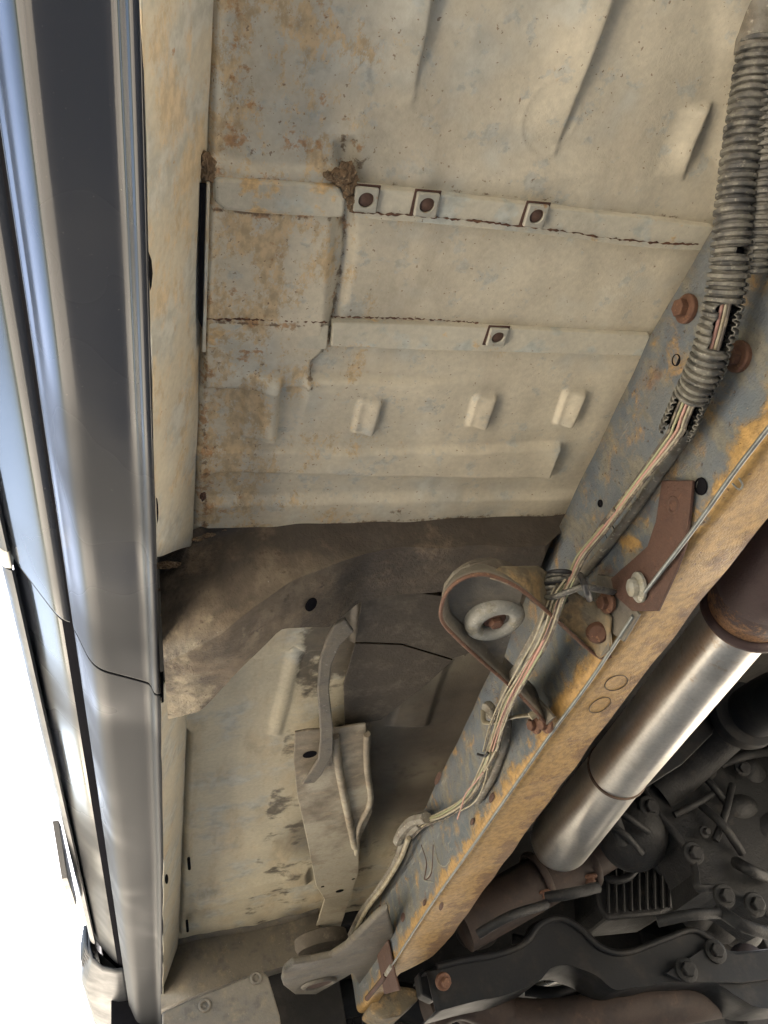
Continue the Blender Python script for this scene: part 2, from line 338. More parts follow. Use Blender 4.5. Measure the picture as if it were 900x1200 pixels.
def bolt(at, ax, r, h, mat, parent, name='bolt', flange=True, label=None):
    """hex head on a washer flange, one mesh"""
    ax = Vector(ax).normalized(); u = ax.orthogonal().normalized(); b = ax.cross(u); at = Vector(at); V = []; F = []
    def rg(rad, hh, n, off=0):
        i0 = len(V)
        for k in range(n):
            a = 2 * math.pi * (k + off) / n; V.append(at + ax * hh + (u * math.cos(a) + b * math.sin(a)) * rad)
        return i0
    def br(a, c, n):
        for k in range(n): F.append([a + k, a + (k + 1) % n, c + (k + 1) % n, c + k])
    if flange:
        p = [rg(q * r, hh * h, 20) for q, hh in ((1.62, -.1), (1.62, .22), (1.45, .32), (1.02, .38))]
        for i in range(3): br(p[i], p[i + 1], 20)
        F.append([p[3] + k for k in range(20)]); F.append([p[0] + k for k in range(20)][::-1])
    q = [rg(r, .2 * h, 6), rg(r, .92 * h, 6), rg(.84 * r, h, 6)]
    br(q[0], q[1], 6); br(q[1], q[2], 6); F.append([q[2] + k for k in range(6)])
    return obj(name, V, F, mat, parent, True, bevel=0, label=label, origin=at, angle=25)
def cut(o, cutters):
    """real holes: subtract (centre, axis, radius, length[, squash dir, factor]) cylinders from a mesh"""
    cs = []
    for c in cutters:
        at, ax, r, ln = c[:4]
        k = lathe('cutter', [(r, -ln / 2), (r, ln / 2)], at, ax, 'gapdark', None, seg=24)
        cs.append(k); m = o.modifiers.new('hole', 'BOOLEAN'); m.operation = 'DIFFERENCE'; m.object = k; m.solver = 'EXACT'
    bpy.context.view_layer.update()
    dg = bpy.context.evaluated_depsgraph_get(); me = bpy.data.meshes.new_from_object(o.evaluated_get(dg))
    old = o.data; o.modifiers.clear(); o.data = me; me.name = old.name
    for k in cs: bpy.data.objects.remove(k, do_unlink=True)
def gridmesh(xs, ys, zfun):
    X, Y = np.meshgrid(xs, ys); Z = zfun(X, Y); nx, ny = len(xs), len(ys)
    V = np.stack([X.ravel(), Y.ravel(), Z.ravel()], 1)
    i = np.arange(nx * ny).reshape(ny, nx)
    F = np.stack([i[:-1, :-1], i[1:, :-1], i[1:, 1:], i[:-1, 1:]], -1).reshape(-1, 4)   # normals down
    return V, F
def fastobj(name, V, F, mat, parent, label=None, smooth=True):
    me = bpy.data.meshes.new(name); me.vertices.add(len(V)); me.vertices.foreach_set('co', V.ravel())
    me.loops.add(F.size); me.loops.foreach_set('vertex_index', F.ravel()); me.polygons.add(len(F))
    me.polygons.foreach_set('loop_start', np.arange(0, F.size, 4)); me.polygons.foreach_set('loop_total', np.full(len(F), 4))
    me.update(calc_edges=True); me.validate(); me.materials.append(M[mat])
    me.polygons.foreach_set('use_smooth', [smooth] * len(me.polygons))
    o = bpy.data.objects.new(name, me); return link(o, parent, label)
def sdpoly(X, Y, pts):
    """signed distance to a polygon, negative inside"""
    d = np.full(X.shape, 1e9); s = np.ones(X.shape); n = len(pts)
    for i in range(n):
        ax, ay = pts[i][0], pts[i][1]; bx, by = pts[i - 1][0], pts[i - 1][1]
        ex, ey = bx - ax, by - ay; wx, wy = X - ax, Y - ay
        t = np.clip((wx * ex + wy * ey) / (ex * ex + ey * ey + 1e-12), 0, 1)
        d = np.minimum(d, np.hypot(wx - ex * t, wy - ey * t))
        c1 = Y >= ay; c2 = Y < by; c3 = ex * wy > ey * wx
        s = np.where((c1 & c2 & c3) | (~c1 & ~c2 & ~c3), -s, s)
    return d * s
def sm(x, a, b):
    t = np.clip((x - a) / (b - a), 0, 1); return t * t * (3 - 2 * t)

# ================================================================ SETTING
def quad(name, x0, x1, y0, y1, z, mat):
    o = obj(name, [(x0, y0, z), (x1, y0, z), (x1, y1, z), (x0, y1, z)], [[0, 1, 2, 3]], mat); o['kind'] = 'structure'; return o
g = quad('ground', -900, 900, -900, 900, GZ, 'ground')
gr = quad('grass_field', -900, -16, -900, 900, GZ + .004, 'grass')

# ================================================================ TRUCK
truck = empty('pickup_truck', BASE, 'dusty dark grey pickup truck seen from below, with cream floor pan and rust-stained frame rail', 'truck')

# ---- rear floor pan: one pressed sheet, z = .60 ------------------------------------------------
ZF = .60
def pz(pts, z=ZF): return [(PZ(a, b, z).x, PZ(a, b, z).y) for a, b in pts]
def floor_z(X, Y):
    h = np.zeros_like(X)                                       # how far the sheet stands down towards the ground
    def lined(a, b):
        ux, uy = b[0] - a[0], b[1] - a[1]; L = math.hypot(ux, uy); return np.abs((X - a[0]) * uy - (Y - a[1]) * ux) / L
    def emb(px, D, w=.005, r=0, lo=1.0, hi=1.0, fade=0):
        nonlocal h
        P = pz(px); d = sdpoly(X, Y, P) - r
        if len(P) == 4:
            dl = lined(P[0], P[3]); dr = lined(P[1], P[2]); t = dl / (dl + dr + 1e-9); t = t * t * (3 - 2 * t)
            if fade: t = t * np.clip(lined(P[2], P[3]) / fade, .12, 1)
        else:
            xs = [p[0] for p in P]; t = np.clip((X - min(xs)) / (max(xs) - min(xs)), 0, 1)
        h += 1.4 * D * sm(-d, -w, w) * (lo + (hi - lo) * t)
    # long stiffening ribs: rise gently on one side, drop sharply on the other
    emb([(430, -60), (518, -60), (485, 130), (440, 118)], .0075, .0022, 0, .0, 1, .06)
    emb([(640, -60), (740, -60), (652, 187), (612, 168)], .0080, .0022, 0, .0, 1, .07)
    emb([(806, 128), (834, 126), (800, 210), (770, 206)], .0062, .0034, 0, .1, 1, .02)
    # shallow dish across the rear half
    emb([(250, -80), (860, -80), (840, 190), (470, 195), (420, 150), (395, 178), (258, 190)], -.004, .014)
    # raised field left of the channel, dropping off at the channel line
    emb([(238, 182), (300, 196), (396, 196), (403, 290), (390, 368), (384, 402), (364, 420), (362, 450), (240, 452)], .005, .0030)
    emb([(396, 172), (416, 168), (412, 300), (398, 368), (380, 404), (388, 300)], -.006, .006)
    # tapering recess under the second strap
    A_ = PZ(360, 437, ZF); B_ = PZ(610, 447, ZF); uy = (B_ - A_).normalized(); sd_ = -(X - A_.x) * uy.y + (Y - A_.y) * uy.x
    xx_ = (X - A_.x) / (B_.x - A_.x)
    h += .0115 * sm(sd_, -.0025, .0060) * np.exp(-np.maximum(sd_, 0) / .035) * sm(xx_, -.02, .02) * (1 - sm(xx_, .35, 1.0))
    for a, b, r0 in ((648, 140, .030), (466, 84, .027)):
        q = PZ(a, b, ZF); rr = np.hypot((X - q.x) * 1.25, Y - q.y); h += .0005 * np.exp(-((rr - r0) / .0022) ** 2) - .0003 * sm(-rr, -r0, -r0 + .004)
    # pressed pads
    emb([(291, 438), (323, 442), (320, 512), (286, 508)], .0085, .0026, .003, .35, 1)
    emb([(306, 444), (322, 446), (318, 508), (303, 506)], .002, .002)
    emb([(424, 469), (441, 470), (433, 503), (418, 501)], .0058, .0024, .0045, .55, 1)
    emb([(560, 465), (576, 466), (566, 496), (551, 494)], .0060, .0024, .0045, .55, 1)
    emb([(665, 460), (681, 462), (667, 495), (654, 493)], .0060, .0024, .0045, .55, 1)
    emb([(228, 526), (430, 527), (654, 521), (641, 554), (430, 553), (250, 549), (234, 560)], .0075, .0030, .002, .5, 1)
    emb([(236, 585), (430, 580), (680, 576), (690, 640), (236, 660)], .005, .008)
    # small dimples, oil-canning
    for a, b, r, D in ((648, 138, .016, .0009), (466, 84, .024, .0012), (590, 195, .03, .0020), (560, 482, .006, .0012), (667, 487, .003, -.0012), (520, 330, .06, .0012), (300, 320, .05, .001)):
        q = PZ(a, b, ZF); h += D * np.exp(-((X - q.x) ** 2 + (Y - q.y) ** 2) / (r * r))
    h += .0012 * np.sin(X * 31 + 1.3 * np.sin(Y * 17)) * np.sin(Y * 23 + 2 * np.sin(X * 13)) + .0005 * np.sin(X * 90 + Y * 40) * np.sin(Y * 77 - X * 35)
    h += -.008 * sm(X, .052, .060) * 0 - .005 * (1 - sm(X, .0545, .0590)) + .0015 * sm(X, .0585, .0600) * (1 - sm(X, .0605, .064))       # rolled edge beside the sill
    return ZF - h
xs = np.concatenate([np.arange(.0545, .62, .0021)])
ys = np.concatenate([np.linspace(-.9, .02, 14), np.arange(.028, .672, .0021)])
V, F = gridmesh(xs, ys, floor_z)
floor = fastobj('floor_pan', V, F, 'floor', truck, 'cream rear floor pan with ochre stains, pressed ribs and pads')
def seam_attr(o, V, lines):
    X = V[:, 0]; Y = V[:, 1]; acc = np.zeros(len(V))
    for px, wdt, amt in lines:
        P = pz(px)
        for a, b in zip(P[:-1], P[1:]):
            ex, ey = b[0] - a[0], b[1] - a[1]; wx, wy = X - a[0], Y - a[1]
            t = np.clip((wx * ex + wy * ey) / (ex * ex + ey * ey + 1e-12), 0, 1)
            acc = np.maximum(acc, amt * np.exp(-np.hypot(wx - ex * t, wy - ey * t) / wdt))
    at = o.data.attributes.new('seam', 'FLOAT', 'POINT'); at.data.foreach_set('value', acc.astype(np.float32))
seam_attr(floor, V, [([(247, 203), (395, 212)], .004, .9), ([(414, 210), (640, 235), (828, 259)], .0025, .8), ([(250, 240), (400, 254)], .004, 1), ([(411, 249), (620, 268), (818, 289)], .005, .9),
    ([(404, 165), (406, 290), (390, 368), (384, 404), (364, 420), (362, 450)], .006, .9), ([(242, 372), (384, 376)], .004, 1), ([(388, 371), (755, 389)], .0025, .8), ([(242, 406), (384, 406), (620, 410)], .003, .7),
    ([(240, 0), (240, 640)], .006, .8), ([(404, 205), (404, 206)], .03, 1.1), ([(241, 195), (241, 200)], .02, 1), ([(224, 640), (300, 615), (430, 606), (660, 598)], .006, 1), ([(465, 594), (466, 594)], .018, 1)])

# front footwell pan
def foot_z(X, Y):
    h = np.zeros_like(X)
    def emb(px, D, w=.005, lo=1.0, hi=1.0):
        nonlocal h
        P = pz(px); d = sdpoly(X, Y, P); xs_ = [p[0] for p in P]
        t = np.clip((X - min(xs_)) / (max(xs_) - min(xs_)), 0, 1)
        h += D * sm(-d, -w, w) * (lo + (hi - lo) * t)
    emb([(214, 856), (222, 862), (212, 1098), (206, 1098)], -.014, .005)                       # groove beside the sill
    emb([(296, 772), (338, 762), (345, 756), (357, 762), (390, 760), (390, 700), (280, 700)], .010, .0025)   # lapped panel edge
    emb([(342, 760), (356, 760), (328, 864), (316, 862)], .005, .007)
    emb([(413, 752), (520, 755), (545, 768), (545, 690), (416, 690)], .009, .002)
    emb([(480, 756), (530, 760), (500, 850), (455, 850)], .009, .010)
    emb([(214, 975), (224, 975), (225, 1020), (214, 1020)], .006, .003)
    emb([(230, 1050), (360, 1020), (362, 1034), (230, 1064)], .012, .010)
    emb([(414, 850), (432, 846), (434, 1000), (418, 1010)], .012, .008)
    h += .0022 * np.sin(X * 21 + 1.3 * np.sin(Y * 9)) * np.sin(Y * 13 + 2 * np.sin(X * 9)) + .0007 * np.sin(X * 70 + Y * 30) * np.sin(Y * 47 - X * 35)
    return ZF + .004 - h
xs = np.arange(.028, .63, .0032); ys = np.arange(.672, 2.32, .0042)
V, F = gridmesh(xs, ys, foot_z)
foot = fastobj('footwell_pan', V, F, 'footwell', truck, 'front floor pan, cream near the sill and darkened by painted brown shade towards the frame')

# ---- inner sill strip -----------------------------------------------------------------------
def fx(y): return float(np.interp(y, [-1, .1, .4, .85, 1.4, 2.4], [0, 0, .002, .006, .008, .004]))
def sweep(name, prof, ys, mat, label=None, thick=0, mapx=None, smooth=True, parent=None, wob=0.0, angle=35):
    """prof(y) -> list of (x, z)"""
    V = []; n = None
    for y in ys:
        P = prof(y); n = len(P)
        for k, (x, z) in enumerate(P): V.append((x + wob * math.sin(y * 37 + k), y + 0, z + wob * math.sin(y * 29 + 1 + k)))
    F = [[i * n + k, i * n + k + 1, (i + 1) * n + k + 1, (i + 1) * n + k] for i in range(len(ys) - 1) for k in range(n - 1)]
    return obj(name, V, F, mat, parent or truck, smooth, label=label, solid=thick, angle=angle)
YY = list(np.arange(-.9, 2.46, .02))
def sill_prof(y):
    f = fx(y)
    return [(.0085 + f, .492), (.0085 + f, .506), (.011 + f, .512), (.020 + f, .530), (.038 + f * .8, .566), (.047 + f * .5, .584), (.0515 + f * .2, .593), (.0545, .5985), (.0555, .606), (.0555, .625)]
def sub(P, m=4):
    out = []
    for (a, b), (c, d) in zip(P[:-1], P[1:]):
        for i in range(m): t = i / m; out.append((a + (c - a) * t, b + (d - b) * t))
    return out + [P[-1]]
def sill_piece(y0, y1, s0, s1, label):
    ys = np.linspace(y0, y1, max(8, int((y1 - y0) / .02))); V = []
    for i, y in enumerate(ys):
        P = sub(sill_prof(y), 2); t = i / (len(ys) - 1); n = len(P)
        for k, (x, z) in enumerate(P):
            lean = (min(z, .60) - .508) * (s1 * max(0, 1 - (1 - t) * 6) + s0 * max(0, 1 - t * 6))
            V.append((x + .0006 * math.sin(y * 37 + k), y + lean, z + .0006 * math.sin(y * 29 + 1 + k)))
    F = [[i * n + k, i * n + k + 1, (i + 1) * n + k + 1, (i + 1) * n + k] for i in range(len(ys) - 1) for k in range(n - 1)]
    return obj('sill_panel', V, F, 'sill', truck, True, label=label, solid=.0012)
sill = sill_piece(-.9, .612, 0, 1.0, 'narrow cream sill strip blotched with ochre beside the rocker')
sill2 = sill_piece(.862, 2.46, 0, 0, 'dusty cream sill strip beside the front rocker')
sweep('sill_recess', lambda y: [(.010, .50), (.012, .56), (.016, .61)], list(np.linspace(.58, .90, 6)), 'shadebrown')
# slot beside the pan: raised lip of the raised field
lip = prZ('panel_lip', [(241, 208), (245, 208), (240, 405), (236, 405)], ZF - .006, -.010, 'sill', truck, bevel=.0006)
slot = prZ('slot', [(234, 214), (241, 214), (237, 385), (232, 372)], ZF - .0135, -.002, 'gapdark', truck, bevel=0)
# ---- drain holes in the sill strip
def hole_disc(px, py, z, r, s=(1, 1), name='drain_hole'):
    c = PZ(px, py, z); n = Vector((.7, 0, -.5)).normalized()
    V = [c + Vector((0, math.cos(a) * r * s[0], 0)) + Vector((.52, 0, .85)) * math.sin(a) * r * s[1] for a in np.linspace(0, 2 * math.pi, 24, endpoint=False)]
    return V
# ---- outer rocker (two body-side pressings) ---------------------------------------------------
def rocker_prof(y):
    f = fx(y)
    k = [(.0085 + f, .4915), (.0055 + f, .4905), (.002 + f, .4925), (-.001 + f, .502), (-.0028 + f, .5070), (-.007 + f, .5085),
         (-.022 + f * .8, .5120), (-.036 + f * .6, .5155), (-.050 + f * .4, .5190), (-.058 + f * .2, .5245), (-.0635, .534), (-.0695, .548), (-.0755, .563), (-.0805, .572), (-.0815, .577), (-.077, .580), (-.066, .580)]
    P = np.array(k); n = 40; s = np.concatenate([[0], np.cumsum(np.linalg.norm(np.diff(P, axis=0), axis=1))])
    out = [tuple(p) for p in P[:4]]
    for t in np.linspace(s[4], s[-1], 30): out.append((float(np.interp(t, s, P[:, 0])), float(np.interp(t, s, P[:, 1]))))
    return out
def smoothed(prof, it=1):
    P = np.array(prof)
    for _ in range(it): P[4:-1] = .25 * P[3:-2] + .5 * P[4:-1] + .25 * P[5:]
    return [tuple(p) for p in P]
def rk(y, sc=1.0, dz=0): return [(x, z + dz) for x, z in smoothed(rocker_prof(y))]
SEAM = .845
# seam follows the side view curve: front edge of the rear rocker leans with the height
def rocker(name, y0, y1, label, lean0, lean1, dz):
    ys = [y0, y0 + .0012] + list(np.linspace(y0 + .003, y1 - .003, 58)) + [y1 - .0012, y1]; V = []; n = 0
    for i, y in enumerate(ys):
        P = rk(y, 1, dz); n = len(P); t = (y - y0) / (y1 - y0)
        for (x, z) in P:
            l = -(min(0, x - .0) * -.38)                       # outboard points sit further back
            yy = y + l * (lean0 * max(0, 1 - t * 8) + lean1 * max(0, 1 - (1 - t) * 8))
            V.append((x, yy, z + .0011 * math.sin(y * 6.3 + x * 38) * math.sin(y * 2.9 + 1) + .0004 * math.sin(y * 17 + x * 70)))
    F = [[i * n + k, i * n + k + 1, (i + 1) * n + k + 1, (i + 1) * n + k] for i in range(len(ys) - 1) for k in range(n - 1)]
    return obj(name, V, F, 'paint', truck, True, label=label, solid=.0015, angle=50)
rocker('rocker_panel', -.9, SEAM - .003, 'glossy grey rear rocker panel, nearest the camera', 0, 1, 0)
rocker('rocker_panel', SEAM + .004, 2.72, 'glossy grey front rocker panel beyond the seam', 1, 0, .0015)
sweep('seam_backing', lambda y: [(x + .004, z + .006) for x, z in rk(y)], list(np.linspace(SEAM - .04, SEAM + .03, 5)), 'gapdark')

# ---- door skins above the rocker: tuck-under, moulding, then the upright side ----------------
def door_prof(y):
    k = [(-.072, .605), (-.0885, .599), (-.095, .599), (-.104, .605), (-.118, .622), (-.134, .642), (-.146, .656), (-.153, .668), (-.156, .680),
         (-.158, .72), (-.162, .82), (-.160, .95), (-.150, 1.08), (-.135, 1.2), (-.10, 1.21)]
    P = np.array(k); s = np.concatenate([[0], np.cumsum(np.linalg.norm(np.diff(P, axis=0), axis=1))])
    out = []
    for a in range(len(k) - 1):
        for t in (0, .33, .67): out.append(tuple(P[a] + (P[a + 1] - P[a]) * t))
    out.append(tuple(P[-1])); Q = np.array(out)
    for _ in range(2): Q[4:-2] = .25 * Q[3:-3] + .5 * Q[4:-2] + .25 * Q[5:-1]
    return [tuple(q) for q in Q]
def door(y0, y1, label, curve0, curve1, lift):
    ys = [y0, y0 + .0012] + list(np.linspace(y0 + .003, y1 - .003, 48)) + [y1 - .0012, y1]; V = []
    for y in ys:
        t = (y - y0) / (y1 - y0); P = door_prof(y); n = len(P)
        for x, z in P:
            l = -.95 * max(0, min(.08, (-.086 - x))) - .0
            yy = y + l * (curve0 * max(0, 1 - t * 8) + curve1 * max(0, 1 - (1 - t) * 8))
            V.append((x, yy, z + lift * (1 if z < .70 else 0)))
    F = [[i * n + k, i * n + k + 1, (i + 1) * n + k + 1, (i + 1) * n + k] for i in range(len(ys) - 1) for k in range(n - 1)]
    return obj('door', V, F, 'paint', truck, True, label=label, solid=.0012, angle=60)
d1 = door(-.9, .84, 'rear door skin, blue with reflected sky', 0, 1, 0)
d2 = door(.855, 2.40, 'front door skin beyond the door seam', 1, 0, .007)
sweep('door_seal', lambda y: [(-.066, .590), (-.078, .5935), (-.094, .603), (-.12, .634), (-.14, .66)], list(np.linspace(-.9, 3.2, 36)), 'gapdark', 'black rubber seal in the gap above the rocker')
def mould(y0, y1, ww=1.0):
    def pr(y): return [(-.1485, .655), (-.1515, .6525), (-.1575, .656), (-.1640, .664), (-.1665, .674), (-.1660, .684), (-.1585, .690)]
    return sweep('side_moulding', pr, list(np.linspace(y0, y1, 30)), 'plastic', 'black rubbing strip along the widest line of the door', smooth=True)
m1 = mould(-.9, .765); m2 = mould(.800, 2.36)
q = PX(6, 648, -.160); prism('moulding_end_cap', [(-.150, .764, .653), (-.1585, .764, .655), (-.1685, .764, .666), (-.1695, .764, .690), (-.150, .764, .690)], (0, .034, 0), 'whiteclip', truck, bevel=.002)
# thin trim blade standing off the side and wing trim at the front corner
prism('trim_strip', [PX(61, 962, -.183) , PX(64, 968, -.183), PX(84, 1056, -.183), PX(83, 1062, -.183), PX(72, 1030, -.183)], (.012, 0, 0), 'plastic', truck, bevel=.001, label='thin black trim blade standing off the door side')
def wing():
    # flared trim ahead of the door, ribbed at its rear tip
    ys = np.linspace(2.385, 3.25, 20); V = []
    for y in ys:
        t = (y - 2.385) / .865; g = min(1, t * 3)
        P = [(-.080, .590), (-.105 - .01 * t, .592), (-.135 - .022 * t, .604), (-.158 - .034 * g, .628), (-.166 - .042 * g, .655), (-.168 - .040 * g, .69), (-.166 - .03 * g, .75), (-.160, .83)]
        P = sub(P, 3); n = len(P); V += [(x, y, z) for x, z in P]
    F = [[i * n + k, i * n + k + 1, (i + 1) * n + k + 1, (i + 1) * n + k] for i in range(len(ys) - 1) for k in range(n - 1)]
    wo = obj('wing_flare', V, F, 'trimdark', truck, True, label='glossy flared wing trim at the front corner', solid=.003, angle=50)
    for i in range(5):
        y = 2.42 + i * .035
        tube('trim_rib', [(-.160, y, .640), (-.176 - i * .004, y, .662), (-.180 - i * .004, y, .72)], .0075, 'plastic', wo, n=6, seg=8)
    return wo
wing()
sweep('wing_panel', lambda y: [(-.080, .592), (-.10 + (y - 2.42) * .02, .600), (-.15, .652), (-.158, .70), (-.16, .9), (-.12, 1.05)], list(np.linspace(2.415, 3.1, 10)), 'paint', 'front wing skin ahead of the door')

# ---- crossmember (outrigger) between sill and frame ------------------------------------------
def crossmember():
    top = [(186, 655), (216, 636), (262, 620), (300, 612), (350, 607), (430, 605), (520, 602), (600, 599), (690, 596)]
    crs = [(192, 778), (222, 764), (262, 742), (300, 708), (340, 682), (425, 648), (470, 642), (560, 640), (640, 640)]
    low = [(197, 842), (235, 832), (280, 786), (330, 736), (386, 735), (420, 706), (484, 694), (570, 694), (625, 694)]
    V = []; n = 0; rows = []
    for i in range(len(top)):
        T = PZ(*top[i], ZF + .001); Cc = PY(*crs[i], T.y + .010); L = PZ(*low[i], Cc.z)
        rows.append((T, Cc, L))
    N = 65
    def plin(P):
        out = []
        for a, b in zip(P[:-1], P[1:]):
            for i in range(8): out.append(a.lerp(b, i / 8))
        out.append(P[-1]); S = list(out)
        for _ in range(1): S = [S[0]] + [S[i - 1] * .25 + S[i] * .5 + S[i + 1] * .25 for i in range(1, len(S) - 1)] + [S[-1]]
        return S
    pts = [plin([r[j] for r in rows]) for j in range(3)]
    for i in range(N):
        T, Cc, L = pts[0][i], pts[1][i], pts[2][i]
        col = [T + Vector((0, -.016, .001)), T + Vector((0, -.002, -.003))]
        for t in np.linspace(.08, 1, 9): col.append(T.lerp(Cc, t))
        for t in np.linspace(.12, 1, 8): col.append(Cc.lerp(L, t))
        up = Vector((L.x, L.y + .012, ZF + .002))
        for t in (.03, .3, .6, 1): col.append(L.lerp(up, t))
        n = len(col); V += col
    V = [v + Vector((0, .0012 * math.sin(v.x * 70 + v.z * 50), .0012 * math.sin(v.x * 60 + v.y * 70))) for v in V]
    F = [[i * n + k, i * n + k + 1, (i + 1) * n + k + 1, (i + 1) * n + k] for i in range(N - 1) for k in range(n - 1)]
    o = obj('crossmember', V, F, 'beam', truck, True, label='brown dirt-covered body crossmember, top darkened by painted shade, running from sill to frame rail', angle=40)
    b = PZ(364, 708, .53); return o
xm = crossmember()
def hole(px, py, p, nrm, r, parent, sx=1.0):
    pass
bpy.context.view_layer.update()
dg = bpy.context.evaluated_depsgraph_get()
def hit(px, py, o=None):
    """point and normal where the sight line through a photo pixel meets an already built object"""
    d = ray(px, py).normalized()
    if o is None:
        ok, loc, n, *_ = scene.ray_cast(bpy.context.evaluated_depsgraph_get(), Vector((0, 0, 0)), d)
        return (loc, n) if ok else (d, -d)
    mi = o.matrix_world.inverted(); a = mi @ Vector((0, 0, 0)); b = (mi @ d - a)
    ok, loc, n, _ = o.ray_cast(a, b.normalized())
    return (o.matrix_world @ loc, n) if ok else (None, None)
p, n = hit(364, 708, xm)
if p is not None:
    if n.dot(p) > 0: n = -n
    lathe('access_hole', [(.0085, .0), (.0085, .0012), (.0001, .0008)], p + n * .0004, n, 'gapdark', xm, seg=24)
# crusts of dried mud along the beam's top edge
def lump(name, at, sx, sy, sz, mat, parent, seed=0, label=None, seg=3, amp=1.0):
    bm = bmesh.new(); bmesh.ops.create_icosphere(bm, subdivisions=seg, radius=1)
    rr = random.Random(seed); ph = [rr.uniform(0, 6) for _ in range(6)]
    for v in bm.verts:
        c = v.co; f = 1 + (.22 * math.sin(c.x * 5 + ph[0]) * math.sin(c.y * 6 + ph[1]) + .18 * math.sin(c.z * 9 + ph[2] + c.x * 7)) * min(1, amp * 1.6) + .12 * amp * rr.uniform(-1, 1)
        v.co = Vector((c.x * sx, c.y * sy, c.z * sz)) * f
    me = bpy.data.meshes.new(name); bm.to_mesh(me); bm.free(); me.materials.append(M[mat])
    if amp < .5:
        for p_ in me.polygons: p_.use_smooth = True
    o = bpy.data.objects.new(name, me); o.location = at
    return link(o, parent, label)
for i, (a, b, s) in enumerate(((215, 640, .010), (232, 632, .008), (250, 627, .009), (268, 622, .006), (196, 662, .012), (200, 690, .010), (198, 720, .008))):
    lump('mud_crust', PZ(a, b, ZF - .003) if b < 650 else PZ(a, b, .575), s * 1.2, s * .35, s * .3, 'mud', xm, i)

# ---- reinforcement straps with weld nuts -------------------------------------------------------
def strap(px, z, dz, label):
    return prZ('reinforcement_strap', px, z, dz, 'strap', truck, bevel=.0016, label=label)
s1 = strap([(412, 211), (500, 219), (640, 236), (760, 250), (830, 259), (818, 287), (740, 282), (620, 266), (500, 254), (411, 247)], ZF + .004, -.0125, 'upper strap with three weld nuts, right of the mud clump')
s2 = prZ('reinforcement_strap', [(248, 204), (300, 206), (396, 213), (404, 228), (400, 250), (300, 245), (262, 241), (249, 230)], ZF - .003, -.0095, 'strap', truck, bevel=.004, segs=3, label='short rounded strap left of the mud clump')
s3 = strap([(388, 372), (470, 374), (620, 381), (758, 388), (750, 412), (620, 408), (480, 404), (386, 400)], ZF + .001, -.0085, 'lower strap with a single weld nut')
s4 = strap([(243, 375), (310, 376), (384, 378), (382, 406), (310, 405), (241, 404)], ZF - .002, -.0055, 'lower left strap freckled with rust')
def weldnut(px, py, par, z, s=.0105):
    c = PZ(px, py, z); d = .0022
    o = prism('weld_nut', [c + Vector((-s, -s * .95, 0)), c + Vector((s * .9, -s * .95, 0)), c + Vector((s, s, 0)), c + Vector((-s * .9, s, 0))], (0, 0, -.0045), 'nutplate', par, bevel=.0016, segs=3)
    cut(o, [(c + Vector((0, 0, -.004)), (0, 0, 1), .0066, .012)])
    V, F = [], []
    return o, c
studs = []
for a, b, par, z in ((428, 232, s1, ZF - .0085), (499, 238, s1, ZF - .0085), (627, 251, s1, ZF - .0085), (582, 393, s3, ZF - .0075)):
    o, c = weldnut(a, b, par, z)
    # recessed pocket frame round the nut
    prism('nut_pocket', [c + Vector((-.0122, -.0115, .0)), c + Vector((.0108, -.0118, 0)), c + Vector((.0112, .0112, 0)), c + Vector((-.0122, .0112, 0))], (0, 0, -.0012), 'rust', par, bevel=.001)
    prof = [(.0062, 0)]
    for i in range(3): prof += [(.0062, -.0006 - i * .0009), (.0050, -.0010 - i * .0009)]
    prof += [(.0036, -.0034), (.0001, -.0036)]
    lathe('threaded_plug', prof, c, (0, 0, 1), 'studplug', par, seg=20)

# ---- frame rail ------------------------------------------------------------------------------
XW = .51
def ztop(y): return float(np.interp(y, [-1, .2, .40, .74, 1.1, 1.5, 2.3, 3.2], [.585, .584, .598, .580, .560, .541, .533, .53]))
def zbot(y): return float(np.interp(y, [-1, .35, .72, 1.3, 2.0, 3.2], [.398, .400, .402, .392, .375, .365]))
def finner(y): return float(np.interp(y, [-1, .3, 1, 1.84, 1.93, 2.02, 3], [.578, .580, .592, .612, .600, .545, .54]))
def rail(x0, sgn, name, y0, y1, mat, label=None):
    ys = np.arange(y0, y1, .02); V = []; UV = []; n = 0
    for y in ys:
        zt, zb, xi = ztop(y), zbot(y), finner(y) - XW; col = []
        col += [(xi, zt - .002, .25), (.012, zt, .22), (.004, zt - .001, .21), (0, zt - .006, zt - zb)]
        for t in np.linspace(.1, .9, 9): col.append((0, zt - .006 + (zb + .016 - zt + .006) * t, (zt - zb) * (1 - t) + .016 * t))
        for a in np.linspace(0, 90, 5): col.append((.014 - .014 * math.cos(R(a)), zb + .014 - .014 * math.sin(R(a)), .014 - a / 90 * .022))
        for t in np.linspace(.2, 1, 6): col.append((.014 + (xi - .014) * t, zb, -.008 - (xi - .014) * t))
        col += [(xi + .001, zb + .003, -.09), (xi - .004, zb + .005, -.09), (.02, zb + .006, -.09), (.006, zb + .02, -.09), (.006, zt - .02, -.09), (xi, zt - .006, -.09)]
        n = len(col)
        for k, (x, z, v) in enumerate(col):
            wv = .0009 * math.sin(y * 21 + z * 60) + .0006 * math.sin(y * 57 + 3 * z)
            V.append((x0 + sgn * (x + wv), y, z + (.0008 * math.sin(y * 40 + x * 30) if k > 12 else 0))); UV.append((y, v))
    F = []
    for i in range(len(ys) - 1):
        for k in range(n - 1):
            q = [i * n + k, (i + 1) * n + k, (i + 1) * n + k + 1, i * n + k + 1]; F.append(q if sgn > 0 else q[::-1])
    return obj(name, V, F, mat, truck, True, uv=UV, angle=50, label=label)
rl = rail(XW, 1, 'frame_rail', -.9, 2.42, 'rail', 'blue-grey steel frame rail with an ochre rusty lower edge')
